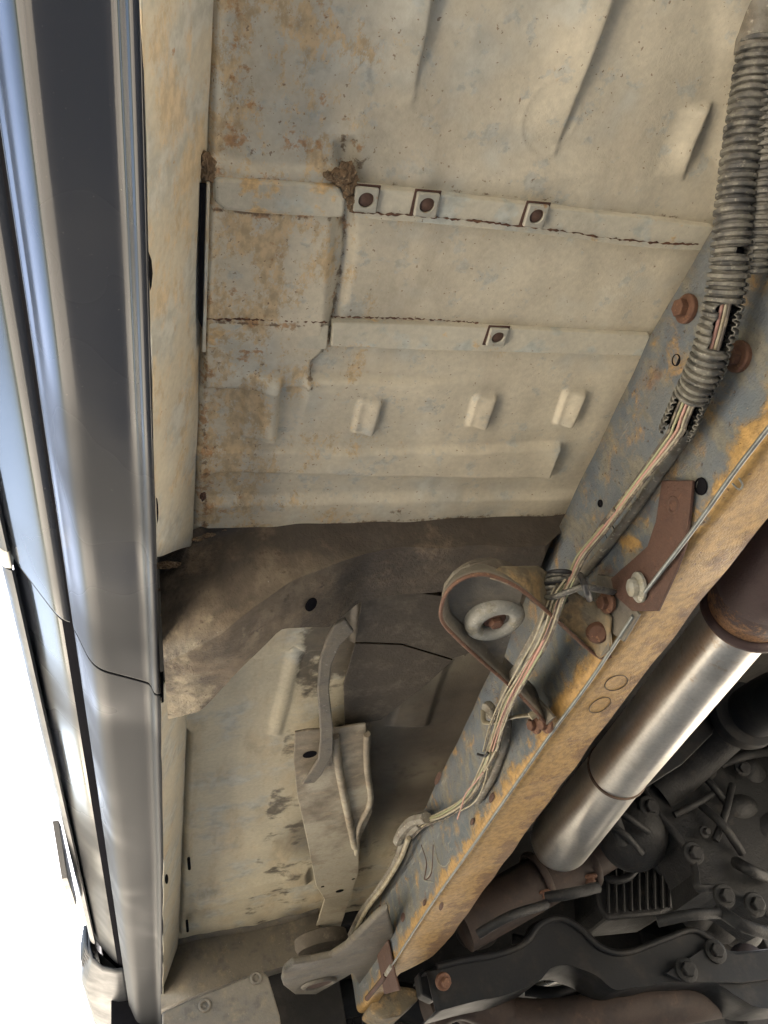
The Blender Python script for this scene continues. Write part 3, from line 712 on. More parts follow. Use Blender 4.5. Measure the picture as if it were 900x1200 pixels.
rl2 = rail(1.72, -1, 'frame_rail', -.9, 3.1, 'tunnel', 'far frame rail on the other side of the gearbox')
# punched holes in the near rail
nrail = (-1, 0, 0)
for a, b, r in ((793, 422, .0052), (822, 570, .0075), (716, 624, .0085), (704, 590, .004)):
    p = PX(a, b, XW)
    lathe('punched_hole', [(r * 1.15, -.0004), (r * 1.12, .0009), (r, .0009), (r * .98, -.0008), (.0001, -.0012)], p + Vector((-.0006, 0, 0)), (-1, 0, 0), 'gapdark', rl, seg=24)
for a, b, r, sy in ((576, 935, .012, .45), (513, 912, .02, .35), (553, 963, .009, .5), (472, 1075, .016, .5), (517, 1062, .014, .4), (455, 1098, .014, .5), (497, 1058, .01, .5)):
    p = PX(a, b, XW - .0015)
    o = lathe('rust_pit', [(r, 0), (r * .8, .0006), (.0001, .0007)], p, (-1, 0, 0), 'rust', rl, seg=16); o.scale = (1, 1.2, sy)
for a, b in ((805, 362), (866, 418)):
    p = PX(a, b, XW - .001); bolt(p, (-1, -.06, .05), .0088, .0125, 'rustbolt', rl)
# rust bracket plate standing on the rail
pl = prX('rust_plate', [(779, 563), (815, 563), (812, 600), (806, 640), (796, 668), (774, 716), (744, 716), (724, 698), (719, 678), (762, 640), (772, 610)], XW - .004, -.004, 'rust', rl, bevel=.001, label='dark brown rusty bracket plate bolted to the rail')
p = PX(789, 592, XW - .0075); ringtorus('pressed_ring', p, (-1, 0, 0), .0075, .0022, 'rust', rl, sq=.6)
p = PX(750, 688, XW - .0085)
lathe('rod_boss', [(.0165, 0), (.0165, .003), (.014, .005), (.0105, .0055), (.0095, .011), (.006, .013), (.0001, .0135)], p, (-1, .15, .1), 'ring', rl, label='round grey boss at the end of the rod')
prX('boss_plate', [(728, 690), (722, 676), (702, 673), (700, 700), (720, 742), (733, 752), (752, 720)], XW - .0022, -.003, 'bracket', rl, bevel=.001)
# marker rings drawn on the flange: two thin closed loops
def loop(px, par, mat='chalk', r=.0006, z=None, x=None, name='marker_loop', closed=True):
    pts = []
    for a, b in px:
        h, nn = hit(a, b, rl)
        if h is not None: pts.append(h + (nn if nn.dot(h) < 0 else -nn) * .0004)
    if len(pts) > 2: tube(name, pts + ([pts[0]] if closed else []), r, mat, par, n=40, seg=5)
bpy.context.view_layer.update()
ell = lambda cx, cy, a, b, t: [(cx + a * math.cos(q) * math.cos(t) - b * math.sin(q) * math.sin(t), cy + a * math.cos(q) * math.sin(t) + b * math.sin(q) * math.cos(t)) for q in np.linspace(0, 2 * math.pi, 14, endpoint=False)]
loop(ell(722, 800, 14, 8, -.35), rl); loop(ell(703, 826, 14, 7, -.5), rl)
loop([(494, 990), (500, 1010), (498, 1030), (506, 1022), (508, 990)], rl, 'rust', .0012, closed=False)
loop([(508, 985), (514, 1010), (522, 1015), (528, 1008)], rl, 'ring', .0010, closed=False)
loop([(866, 560), (870, 568), (866, 573), (858, 566)], rl, 'ring', .0010, closed=False)
loop([(492, 1010), (496, 1030), (508, 1034)], rl, 'ring', .0009, closed=False)

# ---- body mount bracket at mid rail ----------------------------------------------------------
def mount1():
    rim = [(716, 768), (704, 770), (680, 752), (640, 715), (610, 690), (585, 677), (562, 672), (540, 678), (524, 692), (517, 710), (518, 727), (533, 745), (560, 770), (585, 792), (610, 815), (645, 852)]
    zr = [.402, .403, .414, .424, .432, .438, .441, .442, .442, .442, .441, .438, .434, .428, .418, .403]
    bot = [PZ(a, b, z) for (a, b), z in zip(rim, zr)]
    N = 60; B = spline(bot, N)
    cen = PZ(580, 723, .47); V = []
    for i, p in enumerate(B):
        hf = .55 + 1.55 * abs(i / (N - 1) - .52) ** 1.3 * 2.2
        out = Vector((p.x - cen.x, p.y - cen.y, 0)); out.normalize()
        V += [p, p + Vector((0, 0, .006 * hf)) - out * .003, p + Vector((0, 0, .014 * hf)) - out * .007, p + Vector((0, 0, .024 * hf)) - out * .014, p + Vector((0, 0, .028 * hf)) - out * .018]
    F = [[i * 5 + k, i * 5 + k + 1, (i + 1) * 5 + k + 1, (i + 1) * 5 + k] for i in range(N - 1) for k in range(4)]
    w = obj('mount_bracket', V, F, 'bracket', truck, True, label='looped steel body mount bracket with a thin rusty rim', solid=.0035, angle=50)
    # horizontal plate that carries the mount
    top = [p + Vector((0, 0, .0165)) - Vector((p.x - cen.x, p.y - cen.y, 0)).normalized() * .010 for p in B]; poly = [top[i] for i in range(int(N * .26), int(N * .80), 2)]
    prism('mount_plate', poly, (0, 0, .004), 'bracket', w, bevel=.0008)
    tube('bracket_rim', [p - Vector((0, 0, .001)) for p in B], .0022, 'rustbolt', w, n=90, seg=8)
    c = PZ(580, 724, .492)
    lathe('rubber_mount', [(.030, -.010), (.040, -.008), (.044, -.003), (.045, .003), (.041, .008), (.037, .009), (.036, .014), (.030, .018)], PZ(564, 688, .482) , (0, 0, 1), 'rubber', w, seg=40)
    # washer ring
    prof = [(.0165, .0), (.0165, -.006), (.019, -.0095), (.024, -.011), (.030, -.0105), (.034, -.007), (.035, 0), (.034, .006), (.0165, .006), (.0165, 0)]
    cw = PZ(579, 724, .450)
    lathe('cup_washer', prof, cw, (-.0, 0, 1), 'ring', w, seg=44, label='pale ring washer under the body mount', angle=60)
    bolt(cw + Vector((.0, 0, -.001)), (0, 0, -1), .0082, .010, 'rustbolt', w)
    lathe('washer_recess', [(.0165, .002), (.0001, .002)], cw, (0, 0, 1), 'gapdark', w, seg=24)
    return w
mb = mount1()
lo_ = [PZ(575, 677, .442), PZ(612, 690, .437), PZ(642, 715, .434), PZ(680, 752, .420), PZ(704, 771, .400), PZ(717, 764, .395)]
hi_ = [PZ(598, 666, .470), PZ(630, 664, .478), PZ(655, 682, .470), PZ(684, 700, .448), PZ(704, 708, .440), PZ(718, 724, .420)]
V = []; cols = 7
for k in range(21):
    f = k / 20 * 5; i = min(4, int(f)); a = lo_[i].lerp(lo_[i + 1], f - i); b = hi_[i].lerp(hi_[i + 1], f - i)
    for j in range(cols): V.append(a.lerp(b, j / (cols - 1)) + Vector((-.004, -.006, .002)) * math.sin(j / (cols - 1) * math.pi))
F = [[i * cols + k, i * cols + k + 1, (i + 1) * cols + k + 1, (i + 1) * cols + k] for i in range(20) for k in range(cols - 1)]
obj('bracket_wing', V, F, 'bracket_tan', mb, True, solid=.003, label='broad tan stained arm of the bracket reaching the rail', angle=60)
for (a, b) in ((700, 742),):
    p_ = PZ(a, b, .415); lathe('pressed_boss', [(.0001, -.0035), (.009, -.003), (.012, .0), (.013, .004)], p_, (.5, .6, .6), 'rustbolt', mb, seg=20)
# feet of the bracket where it meets the rail
prX('bracket_foot', [(700, 700), (716, 722), (717, 762), (704, 772)], XW - .006, -.004, 'bracket', mb, bevel=.001, label='ochre stained foot of the bracket on the rail')
for a, b in ((712, 706), (641, 848), (628, 849)):
    bolt(PX(a, b, XW - .012), (-1, -.1, -.05), .0078, .011, 'rustbolt', mb)
# strip welded beside the mount
prX('side_gusset', [(612, 812), (640, 852), (652, 840), (622, 806)], XW - .014, -.004, 'bracket', mb, bevel=.001)

# ---- steel lines -----------------------------------------------------------------------------
bl = empty('brake_line', wloc(rl) + Vector((XW - .02, 1.2, .42)), 'thin straight grey brake line running along the lower edge of the frame rail', 'brake line')
bpy.context.view_layer.update()
def fit(px, o, name, mat, parent, off=.0006, x0=0):
    P = []
    for a, b in px:
        p, n_ = hit(max(a, x0), b, o)
        if p is not None: P.append(p + (n_ if n_.dot(p) < 0 else -n_) * off)
    if len(P) > 3: return obj(name, P, [list(range(len(P)))], mat, parent)
for (cx_, cy_, rx_, ry_, so) in ((165, 320, 13, 36, sill), (181, 600, 4, 20, sill), (195, 1030, 2, 6, sill2), (187, 800, 3, 14, sill2)):
    fit(ell(cx_, cy_, rx_, ry_, 0), so, 'drain_hole', 'gapdark', truck, x0=158)
pts = [PX(a, b, XW - .014) for a, b in ((905, 497), (860, 548), (800, 645), (752, 690))]
tube('tube_section', [PX(a, b, XW - .016) for a, b in ((908, 492), (860, 554), (812, 621), (756, 694))], .0022, 'line', bl, n=30, seg=10)
tube('tube_section', [PX(a, b, XW - .006) for a, b in ((742, 722), (690, 800), (640, 868), (560, 983), (500, 1068), (457, 1135))], .0022, 'line', bl, n=50, seg=10)
tube('line_fitting', [PX(459, 1132, XW - .006), PX(450, 1146, XW - .006)], .0055, 'ring', bl, n=4, seg=6)
tube('hose_end', [PX(452, 1143, XW - .008), PX(440, 1158, XW - .012), PX(430, 1170, XW - .012)], .006, 'rust', bl, n=8, seg=10)
fl = tube('fuel_line', [PX(a, b, XW - .010) for a, b in ((812, 500), (780, 545), (742, 600), (705, 648), (668, 690), (640, 724), (612, 770), (596, 812), (594, 860), (578, 910), (560, 940))], .0062, 'loom', None, n=70, seg=12, flat=.6)
fl['label'] = 'flat dusty grey fuel line lying on the rail web beneath the wires'; fl['category'] = 'fuel line'

# ---- wiring harness --------------------------------------------------------------------------
wh = empty('wiring_harness', PX(650, 690, XW - .035), 'split corrugated conduit and loose pink, green and tan wires sagging along the frame rail', 'wiring harness')
def conduit(px, x, r, slit0, halfwin, windows, pitch, label, gapw=7, seed=1):
    rr = random.Random(seed); P = [PX(a, b, xx) for (a, b), xx in zip(px, x)]
    L = sum((P[i + 1] - P[i]).length for i in range(len(P) - 1)); nr = int(L / pitch); per = 6; N = nr * per
    path = spline(P, N); fr = frames(path); na = 30; V = []; F = []
    for i in range(N):
        t, u, b = fr[i]; ph = i % per; ring = i // per
        view = (-path[i]).normalized(); nv = (view - t * view.dot(t)).normalized(); bv = t.cross(nv)
        if bv.dot(right) < 0: bv = -bv
        s = i / N; open_ = gapw; cen = slit0
        for (a0, a1, c, hw) in windows:
            if a0 <= s <= a1: open_ = hw; cen = c
        rng_ = random.Random(ring * 13 + seed); tilt = rng_.uniform(-.0006, .0006); rj = 1 + rng_.uniform(-.03, .03)
        open_ *= 1 + rng_.uniform(-.25, .25)
        rad = r * (1.0 if ph in (1, 2, 3) else .80) * rj
        for k in range(na):
            a = R(cen + open_ + (360 - 2 * open_) * k / (na - 1))
            V.append(path[i] + (nv * math.cos(a) + bv * math.sin(a)) * rad + t * tilt * math.cos(a * 2))
    for i in range(N - 1):
        for k in range(na - 1): F.append([i * na + k, i * na + k + 1, (i + 1) * na + k + 1, (i + 1) * na + k])
    c_ = obj('conduit', V, F, 'conduit', wh, True, label=label, solid=.0010, angle=40)
    LV = []; LF = []; ls = 14
    for i in range(0, N):
        t, u, b = fr[i]; rr_ = r * (.52 if i % per in (1, 2, 3) else .44)
        for k in range(ls): a = 2 * math.pi * k / ls; LV.append(path[i] + (u * math.cos(a) + b * math.sin(a)) * rr_)
    for i in range(N - 1):
        for k in range(ls): LF.append([i * ls + k, i * ls + (k + 1) % ls, (i + 1) * ls + (k + 1) % ls, (i + 1) * ls + k])
    obj('conduit_liner', LV, LF, 'gapdark', c_, True, angle=40)
    return c_, path
cx = [(892, 45), (884, 90), (874, 150), (863, 235), (857, 300), (847, 360), (829, 425), (808, 470), (792, 508)]
cp_main = conduit(cx, [.470, .470, .468, .466, .466, .468, .470, .474, .480],   .0160, 68, 11, [(.47, .485, 42, 26), (.60, .71, 22, 36), (.80, .81, 20, 30), (.86, 1.0, 2, 52)], .0062, 'split corrugated conduit, grey with dust')
conduit([(914, 50), (905, 100), (899, 170), (894, 240), (888, 290), (884, 320)], [.478, .480, .482, .484, .486, .488], .0125, 120, 16, [], .0058, 'second corrugated conduit behind the first', seed=5)
tube('conduit_sleeve', [PX(905, -60, .466), PX(897, -10, .468), PX(891, 30, .470), PX(886, 62, .470)], lambda t: .0185 - .002 * t, 'loom', wh, n=16, seg=20, jit=.04, label='grey taped sleeve at the top of the conduit')
# wires
def wire(px, x, r, mat, name='wire', j=0.0, n=50, label=None):
    P = []
    for k, (a, b) in enumerate(px):
        xx = x[k] if isinstance(x, (list, tuple)) else x
        P.append(PX(a + (random.uniform(-j, j)), b + random.uniform(-j, j), xx))
    return tube(name, P, r, mat, wh, n=n, seg=7, label=label)
main = [(868, 290), (858, 330), (850, 365), (832, 425), (812, 470), (780, 515), (748, 565), (722, 600), (700, 628), (680, 652), (668, 678), (656, 700), (640, 745), (618, 785), (598, 820), (586, 850), (578, 880)]
mx = [.454, .451, .451, .453, .454, .458, .472, .472, .468, .458, .444, .428, .419, .419, .430, .462, .480]
def off(L, dx, dy=0, i0=0, i1=None): return [(a + dx + random.uniform(-.8, .8), b + dy) for a, b in L[i0:i1]]
CP = cp_main[1]; NC = len(CP)
def inside(s0, o):
    out = []
    for q in np.linspace(s0, .985, 9):
        i = int(q * (NC - 1)); t = (CP[min(NC - 1, i + 1)] - CP[max(0, i - 1)]).normalized(); v = (-CP[i]).normalized(); nv = (v - t * v.dot(t)).normalized(); bv = t.cross(nv)
        if bv.dot(right) < 0: bv = -bv
        out.append(CP[i] + nv * (.0105 if q > .88 else .0095) + bv * (o * .9 - .001))
    return out
def wire2(o, r, mat, name='wire', label=None, s0=.52, i1=None, lift=0):
    P = inside(s0, o) + [PX(a + o * 900 + random.uniform(-.8, .8), b, x - lift) for (a, b), x in zip(main[6:i1], mx[6:i1])]
    return tube(name, P, r, mat, wh, n=90, seg=7, label=label)
wire2(0, .0015, 'wire_pink', label='pink wire'); wire2(.0036, .0014, 'wire_tan'); wire2(-.0036, .0014, 'wire_green', label='green wire', s0=.84); wire2(-.0066, .0013, 'wire_dark', s0=.84, i1=9); wire2(.0066, .0015, 'wire_dark', s0=.56)
for k in range(7):
    wire(off(main, -12 + 3.0 * k, 0, 10), [q + random.uniform(-.006, .005) for q in mx[10:]], random.uniform(.0009, .0014), ['wire_tan', 'wire_dark', 'wire_tan', 'wire_pink', 'wire_dark', 'wire_tan', 'wire_green', 'wire_tan'][k], j=1.4)
wire([(722, 596), (714, 606), (706, 616), (700, 626)], [.472] * 4, .0034, 'wire_dark', 'tape_wrap')
low = [(590, 835), (580, 870), (566, 905), (548, 935), (520, 955), (492, 966), (474, 985), (464, 1010), (446, 1040), (424, 1070), (408, 1102)]
lx = [.478, .482, .484, .486, .486, .488, .492, .494, .492, .488, .484]
for k in range(5):
    wire([(a - 6 + 3 * k + random.uniform(-1.5, 1.5), b + random.uniform(-2, 2)) for a, b in low[:7]], [q + random.uniform(-.004, .004) for q in lx[:7]], random.uniform(.0015, .0022), ['wire_tan', 'wire_green', 'wire_tan', 'wire_tan', 'wire_dark'][k])
wire([(566, 905), (556, 918), (546, 930), (540, 948), (536, 960)], .474, .0013, 'wire_pink'); wire([(572, 900), (566, 922), (556, 940), (540, 950)], .470, .0013, 'wire_tan')
wire(low[5:], lx[5:], .0085, 'loom', 'loom_sleeve', label='dusty grey taped loom near the front mount')
wire([(a + 5, b - 3) for a, b in low[6:]], [q - .01 for q in lx[6:]], .005, 'wire_tan', 'wire')
wire([(500, 958), (484, 962), (472, 974), (466, 986)], .478, .0105, 'loom', 'tape_wrap')
wire([(646, 712), (636, 738), (622, 770), (606, 790), (594, 815), (590, 838)], [.432, .424, .424, .432, .455, .485], .0095, 'loom', 'loom_sleeve', label='thick grey loom beneath the loose wires')
# rolled tape at the clip
tp = PX(652, 690, .462)
for k in range(7):
    c = PX(656 - k * .9, 672 + k * 5.0, .438); ringtorus('tape_turn', c, Vector((.22, -.35, .9)) + Vector((random.uniform(-.15, .15), random.uniform(-.15, .15), 0)), .0125 + random.uniform(-.001, .002), .0027, 'black' if k % 3 == 0 else 'conduit', wh, seg=28, ms=8)
tube('strap_clip', [PX(632, 690, .432), PX(645, 700, .424), (PX(664, 694, .424)), PX(684, 688, .440), PX(704, 691, .470), PX(718, 694, .50)], .0058, 'conduit', wh, n=30, seg=10, flat=.55, label='dusty clip strap holding the tape roll')
tube('zip_tie', [PX(680, 674, .45), PX(684, 682, .432), PX(688, 694, .432), PX(691, 702, .45)], .0036, 'black', wh, n=14, seg=8, label='black zip tie')
tube('strap_clip', [PX(566, 832, .486), PX(568, 846, .470), PX(584, 846, .462), PX(604, 840, .468), PX(624, 838, .482)], .0042, 'wire_tan', wh, n=30, seg=10, flat=.5, label='tan clip strap lower down the harness')
tube('zip_tie', [PX(578, 834, .474), PX(582, 842, .464), PX(580, 852, .466)], .003, 'conduit', wh, n=10, seg=8)
lathe('clip_head', [(.0052, -.004), (.0052, .004)], PX(624, 838, .480), (1, -.5, .3), 'wire_tan', wh, seg=10)
lathe('clip_stud', [(.013, -.004), (.014, 0), (.012, .006), (.001, .008)], PX(574, 832, .492), (-1, 0, -.3), 'loom', wh, seg=18)
tube('zip_tie', [PX(560, 884, .476), PX(568, 886, .474), PX(572, 882, .476)], .0022, 'black', wh, n=8, seg=8)

# ---- braces in the front footwell -------------------------------------------------------------
brx = prZ('floor_brace', [(345, 856), (360, 853), (398, 851), (412, 848), (428, 846), (432, 900), (436, 950), (426, 972), (420, 985), (420, 1020), (412, 1045), (397, 1090), (392, 1106), (366, 1106), (370, 1085), (380, 1052), (370, 1036), (360, 985), (348, 930), (344, 890)], ZF - .030, -.004, 'bracket_cream', truck, bevel=.0015, label='dusty stamped brace narrowing to a leg at the front mount')
tube('brace_rib', [PZ(a, b, ZF - .036) for a, b in ((392, 862), (398, 905), (407, 950), (416, 992))], .008, 'bracket_cream', brx, n=20, seg=10)
tube('brace_rib', [PZ(a, b, ZF - .036) for a, b in ((430, 860), (430, 900), (434, 940), (420, 970), (418, 1000))], .006, 'bracket_cream', brx, n=20, seg=10)
for a, b, r in ((363, 884, .012), (398, 1044, .010), (378, 1039, .004), (414, 1030, .004)):
    lathe('brace_hole', [(r, 0), (r, .0006), (.0001, .0008)], PZ(a, b, ZF - .0343), (0, 0, -1), 'gapdark', brx, seg=16)
prZ('bent_strap', [(392, 728), (404, 722), (414, 736), (398, 752), (388, 775), (385, 805), (390, 850), (390, 880), (376, 905), (368, 914), (353, 916), (372, 888), (375, 860), (371, 805), (374, 770), (382, 745)], ZF - .045, -.006, 'bracket', truck, bevel=.0022, label='bent flat strap crossing from the crossmember to the brace')
prZ('cover_plate', [(424, 698), (484, 692), (540, 700), (560, 760), (530, 770), (470, 752), (416, 750)], ZF - .018, -.003, 'shadebrown', truck, bevel=.001)
prZ('cover_plate', [(416, 752), (470, 754), (530, 772), (500, 800), (446, 842), (404, 850), (402, 800)], ZF - .010, -.003, 'shadebrown', truck, bevel=.001)

# ---- toe board, front outrigger and front body mount ---------------------------------------------
def toe():
    top = [(188, 1113), (235, 1100), (300, 1090), (345, 1079), (372, 1070)]
    bot = [(189, 1182), (235, 1163), (280, 1147), (345, 1128), (380, 1112)]
    T = [PZ(a, b, ZF - .002) for a, b in top]; V = []
    for (a, b), t in zip(bot, T):
        B = PY(a, b, t.y - .02); V += [t + Vector((0, -.03, .01)), t, t.lerp(B, .35), t.lerp(B, .7), B, B + Vector((0, .12, .012))]
    F = [[i * 6 + k, i * 6 + k + 1, (i + 1) * 6 + k + 1, (i + 1) * 6 + k] for i in range(4) for k in range(5)]
    return obj('toe_board', V, F, 'bracket', truck, True, label='grey brown toe board crossing ahead of the footwell', solid=.004, angle=30)
toe()
ob = prY('outrigger_bracket', [(190, 1186), (225, 1170), (262, 1156), (306, 1137), (314, 1143), (328, 1190), (330, 1206), (190, 1216)], 1.96, .10, 'bracket', truck, bevel=.004, label='folded outrigger bracket at the bottom left')
for a, b in ((300, 1146), (240, 1178)): ringtorus('pressed_ring', PY(a, b, 1.957), (0, 1, 0), .010, .0035, 'bracket', ob)
def arm():
    px = [(330, 1150), (333, 1138), (343, 1130), (365, 1127), (388, 1122), (405, 1111), (440, 1076), (455, 1065), (462, 1095), (455, 1120), (450, 1160), (444, 1175), (424, 1160), (412, 1142), (395, 1152), (370, 1166), (345, 1166), (332, 1156)]
    a = prZ('mount_arm', px, .425, .016, 'bracket', truck, bevel=.006, segs=3, label='curved arm carrying the front body mount')
    c = PZ(374, 1152, .424)
    ringtorus('bushing_ring', c, (0, 0, 1), .038, .007, 'bracket', a)
    lathe('bushing', [(.033, 0), (.033, -.003), (.0001, -.003)], c, (0, 0, 1), 'rust', a, seg=24)
    lathe('rubber_mount', [(.060, 0), (.066, .012), (.064, .030), (.05, .036)], PZ(378, 1112, .475), (0, 0, 1), 'rubber', a, seg=30)
    return a
arm()
prX('rail_end_plate', [(446, 1060), (452, 1080), (464, 1140), (470, 1160), (452, 1165), (440, 1100)], XW - .003, -.004, 'rust', rl, bevel=.001)
fr_ = prY('frame_foot', [(440, 1165), (470, 1155), (488, 1158), (492, 1170), (470, 1190), (448, 1194), (432, 1184)], 2.28, .12, 'bracket_tan', truck, bevel=.008, label='rusty foot at the front end of the rail')

# ---- exhaust ----------------------------------------------------------------------------------
ex_dir_a = PZ(905, 655, .47); 
A0 = PX(925, 640, .82); 
def ax_pt(px, py): return PZ(px, py, .47 + (py - 740) * .00012)
e0, e1, e2, e3 = ax_pt(935, 628), ax_pt(870, 722), ax_pt(762, 856), ax_pt(652, 990)
dirv = (e3 - e1).normalized()
exh = empty('_', e0, '', ''); bpy.data.objects.remove(exh)
def perp_r(p, hp): return p.length * hp / FPX
r1, r2, r3 = perp_r(e1, 37), perp_r(e2, 33), perp_r(e3, 32)
tube('exhaust_pipe', [e1, e1.lerp(e3, .2), e1.lerp(e3, .4), e1.lerp(e3, .55)], lambda t: r1 + (r2 + .003 - r1) * t * .8, 'silver', truck, n=24, seg=48, label='bright silver exhaust pipe, upper section')
tail = tube('exhaust_pipe', [e1.lerp(e3, .53), e1.lerp(e3, .75), e3, e3 + dirv * .015, e3 + dirv * .028, e3 + dirv * .034], lambda t: (r3 + (r2 - r3) * (1 - t)) * (1 if t < .80 else math.sqrt(max(.05, 1 - ((t - .80) / .21) ** 2))), 'silver', truck, n=60, seg=48, label='bright silver exhaust pipe, lower section with rounded end')
lathe('weld_seam', [(r2 * .99, -.006), (r2 * 1.06, -.004), (r2 * 1.075, .0), (r2 * 1.05, .004), (r2 * .99, .006)], e1.lerp(e3, .55), dirv, 'seam', truck, seg=48)
rp = tube('converter', [e0 - dirv * .6, e0, e0.lerp(e1, .6), e1 - dirv * .012, e1 - dirv * .006, e1 + dirv * .002, e1 + dirv * .008], lambda t: r1 * (1.22 if t < .93 else 1.14 if t < .96 else 1.05), 'rustpipe', truck, n=60, seg=48, label='rust brown catalytic converter above the silver pipe')
ringtorus('flange_ring', e1 - dirv * .010, dirv, r1 * 1.14, .008, 'rustpipe', rp, seg=48)

# ---- drivetrain behind ------------------------------------------------------------------------
def P2(px, py, y): return PY(px, py, y)
tc = tube('rear_pipe', [P2(540, 1085, 2.0), P2(600, 1052, 1.98), P2(660, 1018, 1.96), P2(700, 995, 1.95), P2(760, 960, 1.95)], .062, 'brownpipe', truck, n=30, seg=28, label='dull brown pipe passing under the rail with two clamps')
for a, b, c, d in ((620, 1012, 640, 1048), (676, 990, 692, 1030)):
    p = P2((a + c) / 2, (b + d) / 2, 1.96)
    cl = ringtorus('clamp_band', p, (P2(700, 995, 1.95) - P2(600, 1052, 1.98)), .064, .005, 'brownpipe', truck, seg=36, sq=2.0)
    st = tube('clamp_stud', [P2(c - 3, d - 8, 1.93), P2(c + 2, d + 10, 1.93)], .007, 'rustbolt', truck, n=4, seg=8)
    bolt(P2(c - 2, d - 2, 1.93), P2(c + 3, d + 10, 1.93) - P2(c - 3, d - 8, 1.93), .014, .014, 'rustbolt', truck)
# gearbox
gy = 1.75
gax = P2(905, 905, gy)
gb = lathe('gearbox', [(.12, -.55), (.15, -.5), (.16, -.2), (.17, -.02), (.20, .10), (.235, .28), (.26, .42), (.275, .44), (.275, .47), (.26, .48), (.24, .9)], gax + Vector((.12, .0, .10)), (-.05, 1, .02), 'castmetal', truck, seg=48, label='dark oily cast gearbox housing')
pan = prY('oil_pan', [(716, 905), (726, 900), (745, 912), (768, 948), (800, 985), (818, 1020), (822, 1046), (842, 1048), (872, 1058), (910, 1085), (930, 960), (900, 880), (840, 862), (780, 870)], 1.68, .14, 'castmetal', gb, bevel=.012, segs=3)
lipp = [(716, 905), (730, 902), (750, 922), (772, 955), (802, 990), (814, 1018), (818, 1040), (836, 1042), (868, 1052), (915, 1082)]
tube('pan_lip', [P2(a, b, 1.672) for a, b in lipp], .011, 'castmetal', gb, n=60, seg=8, flat=.6)
for a, b in ((760, 946), (812, 1000), (848, 1050), (722, 912), (884, 1060)):
    bolt(P2(a, b, 1.665), (0, -1, -.2), .016, .02, 'castmetal', gb)
for q in [((770, 880), (800, 915)), ((790, 955), (835, 930)), ((752, 905), (790, 890)), ((820, 905), (850, 940)), ((858, 920), (838, 985))]:
    tube('casting_rib', [P2(*q[0], 1.66), P2((q[0][0] + q[1][0]) / 2 + 2, (q[0][1] + q[1][1]) / 2, 1.645), P2(*q[1], 1.66)], .009, 'castmetal', gb, n=8, seg=8)
bmp = [(735, 925, .07, .06), (800, 915, .09, .07), (862, 915, .06, .07), (850, 960, .08, .05), (740, 975, .08, .09), (900, 985, .12, .08)]
for i, (a, b, s, t) in enumerate(bmp): lump('cast_boss', P2(a, b, 1.76), s, .10, t, 'castmetal', gb, 40 + i, seg=4, amp=.02)
shaft = tube('drive_shaft', [P2(960, 800, 1.15), P2(905, 822, 1.35), P2(880, 836, 1.45)], .060, 'blackpaint', truck, n=12, seg=32, label='black drive shaft with a round collar')
lathe('shaft_collar', [(.060, -.02), (.076, -.015), (.080, .0), (.076, .02), (.05, .035)], P2(872, 838, 1.46), P2(840, 860, 1.6) - P2(905, 822, 1.35), 'blackpaint', truck, seg=36)
tube('yoke', [P2(868, 842, 1.48), P2(836, 872, 1.58), P2(800, 905, 1.66), P2(770, 930, 1.7)], .048, 'castmetal', truck, n=14, seg=24)
# heat shield sheet between pipe and shaft
prY('heat_shield', [(795, 860), (850, 800), (856, 790), (835, 860), (800, 895), (745, 930), (720, 940)], 1.5, .01, 'blackpaint', truck, bevel=.002)
# ribbed box
rb = prY('finned_block', [(696, 1020), (704, 1012), (760, 1000), (792, 1012), (795, 1060), (775, 1072), (712, 1078), (700, 1060)], 2.02, .16, 'castmetal', truck, bevel=.008, label='square finned block below the gearbox')
for k in range(9): tube('fin', [P2(712 + 9 * k, 1020 - k * .8, 2.015), P2(713 + 9 * k, 1070 - k * .8, 2.015)], .0045, 'castmetal', rb, n=3, seg=6)
tube('hose', [P2(690, 1012, 2.0), P2(715, 1030, 1.98), P2(735, 1028, 1.98), P2(748, 1015, 1.98), P2(762, 1010, 2.0), P2(776, 1022, 2.0)], .011, 'blackpaint', truck, n=30, seg=10)
# serpentine crossmember: ribbon with depth
def ribbon(name, top, hgt, y, dy, mat, label, bev=.008):
    pts = [P2(a, b, y) for a, b in top]; hh = [h for h in hgt]
    T = spline(pts, 60); H = np.interp(np.linspace(0, 1, 60), np.linspace(0, 1, len(hh)), hh); V = []; n = 6
    for p, h in zip(T, H):
        s = p.length / FPX * h
        V += [p + Vector((0, dy, .004)), p + Vector((0, .012, .004)), p, p + Vector((0, .003, -s * .5)), p + Vector((0, .0, -s)), p + Vector((0, dy, -s))]
    F = [[i * n + k, i * n + k + 1, (i + 1) * n + k + 1, (i + 1) * n + k] for i in range(59) for k in range(n - 1)]
    return obj(name, V, F, mat, truck, True, label=label, solid=.004, angle=50, bevel=0)
rbm = ribbon('gearbox_crossmember', [(500, 1140), (545, 1128), (585, 1120), (615, 1108), (632, 1086), (655, 1078), (680, 1090), (705, 1114), (735, 1118), (780, 1102), (812, 1092), (835, 1104), (862, 1116), (915, 1112)],
       [34, 34, 34, 32, 36, 44, 38, 28, 30, 38, 46, 46, 46, 46], 2.05, .14, 'blackpaint', 'black wavy crossmember under the engine')
tube('crossmember_edge', [P2(a, b - 1, 2.043) for a, b in [(512, 1134), (545, 1126), (585, 1119), (615, 1106), (632, 1085), (655, 1077), (680, 1089), (705, 1112), (735, 1117), (780, 1101), (812, 1091), (835, 1103)]], .0085, 'blackpaint', rbm, n=80, seg=10)
gs = prY('gusset_plate', [(780, 1140), (835, 1104), (862, 1118), (915, 1112), (915, 1146), (870, 1152), (800, 1150)], 2.03, .012, 'blackpaint', truck, bevel=.002)
for a, b in ((838, 1115), (804, 1137)): bolt(P2(a, b, 2.028), (0, -1, 0), .018, .02, 'castmetal', gs)
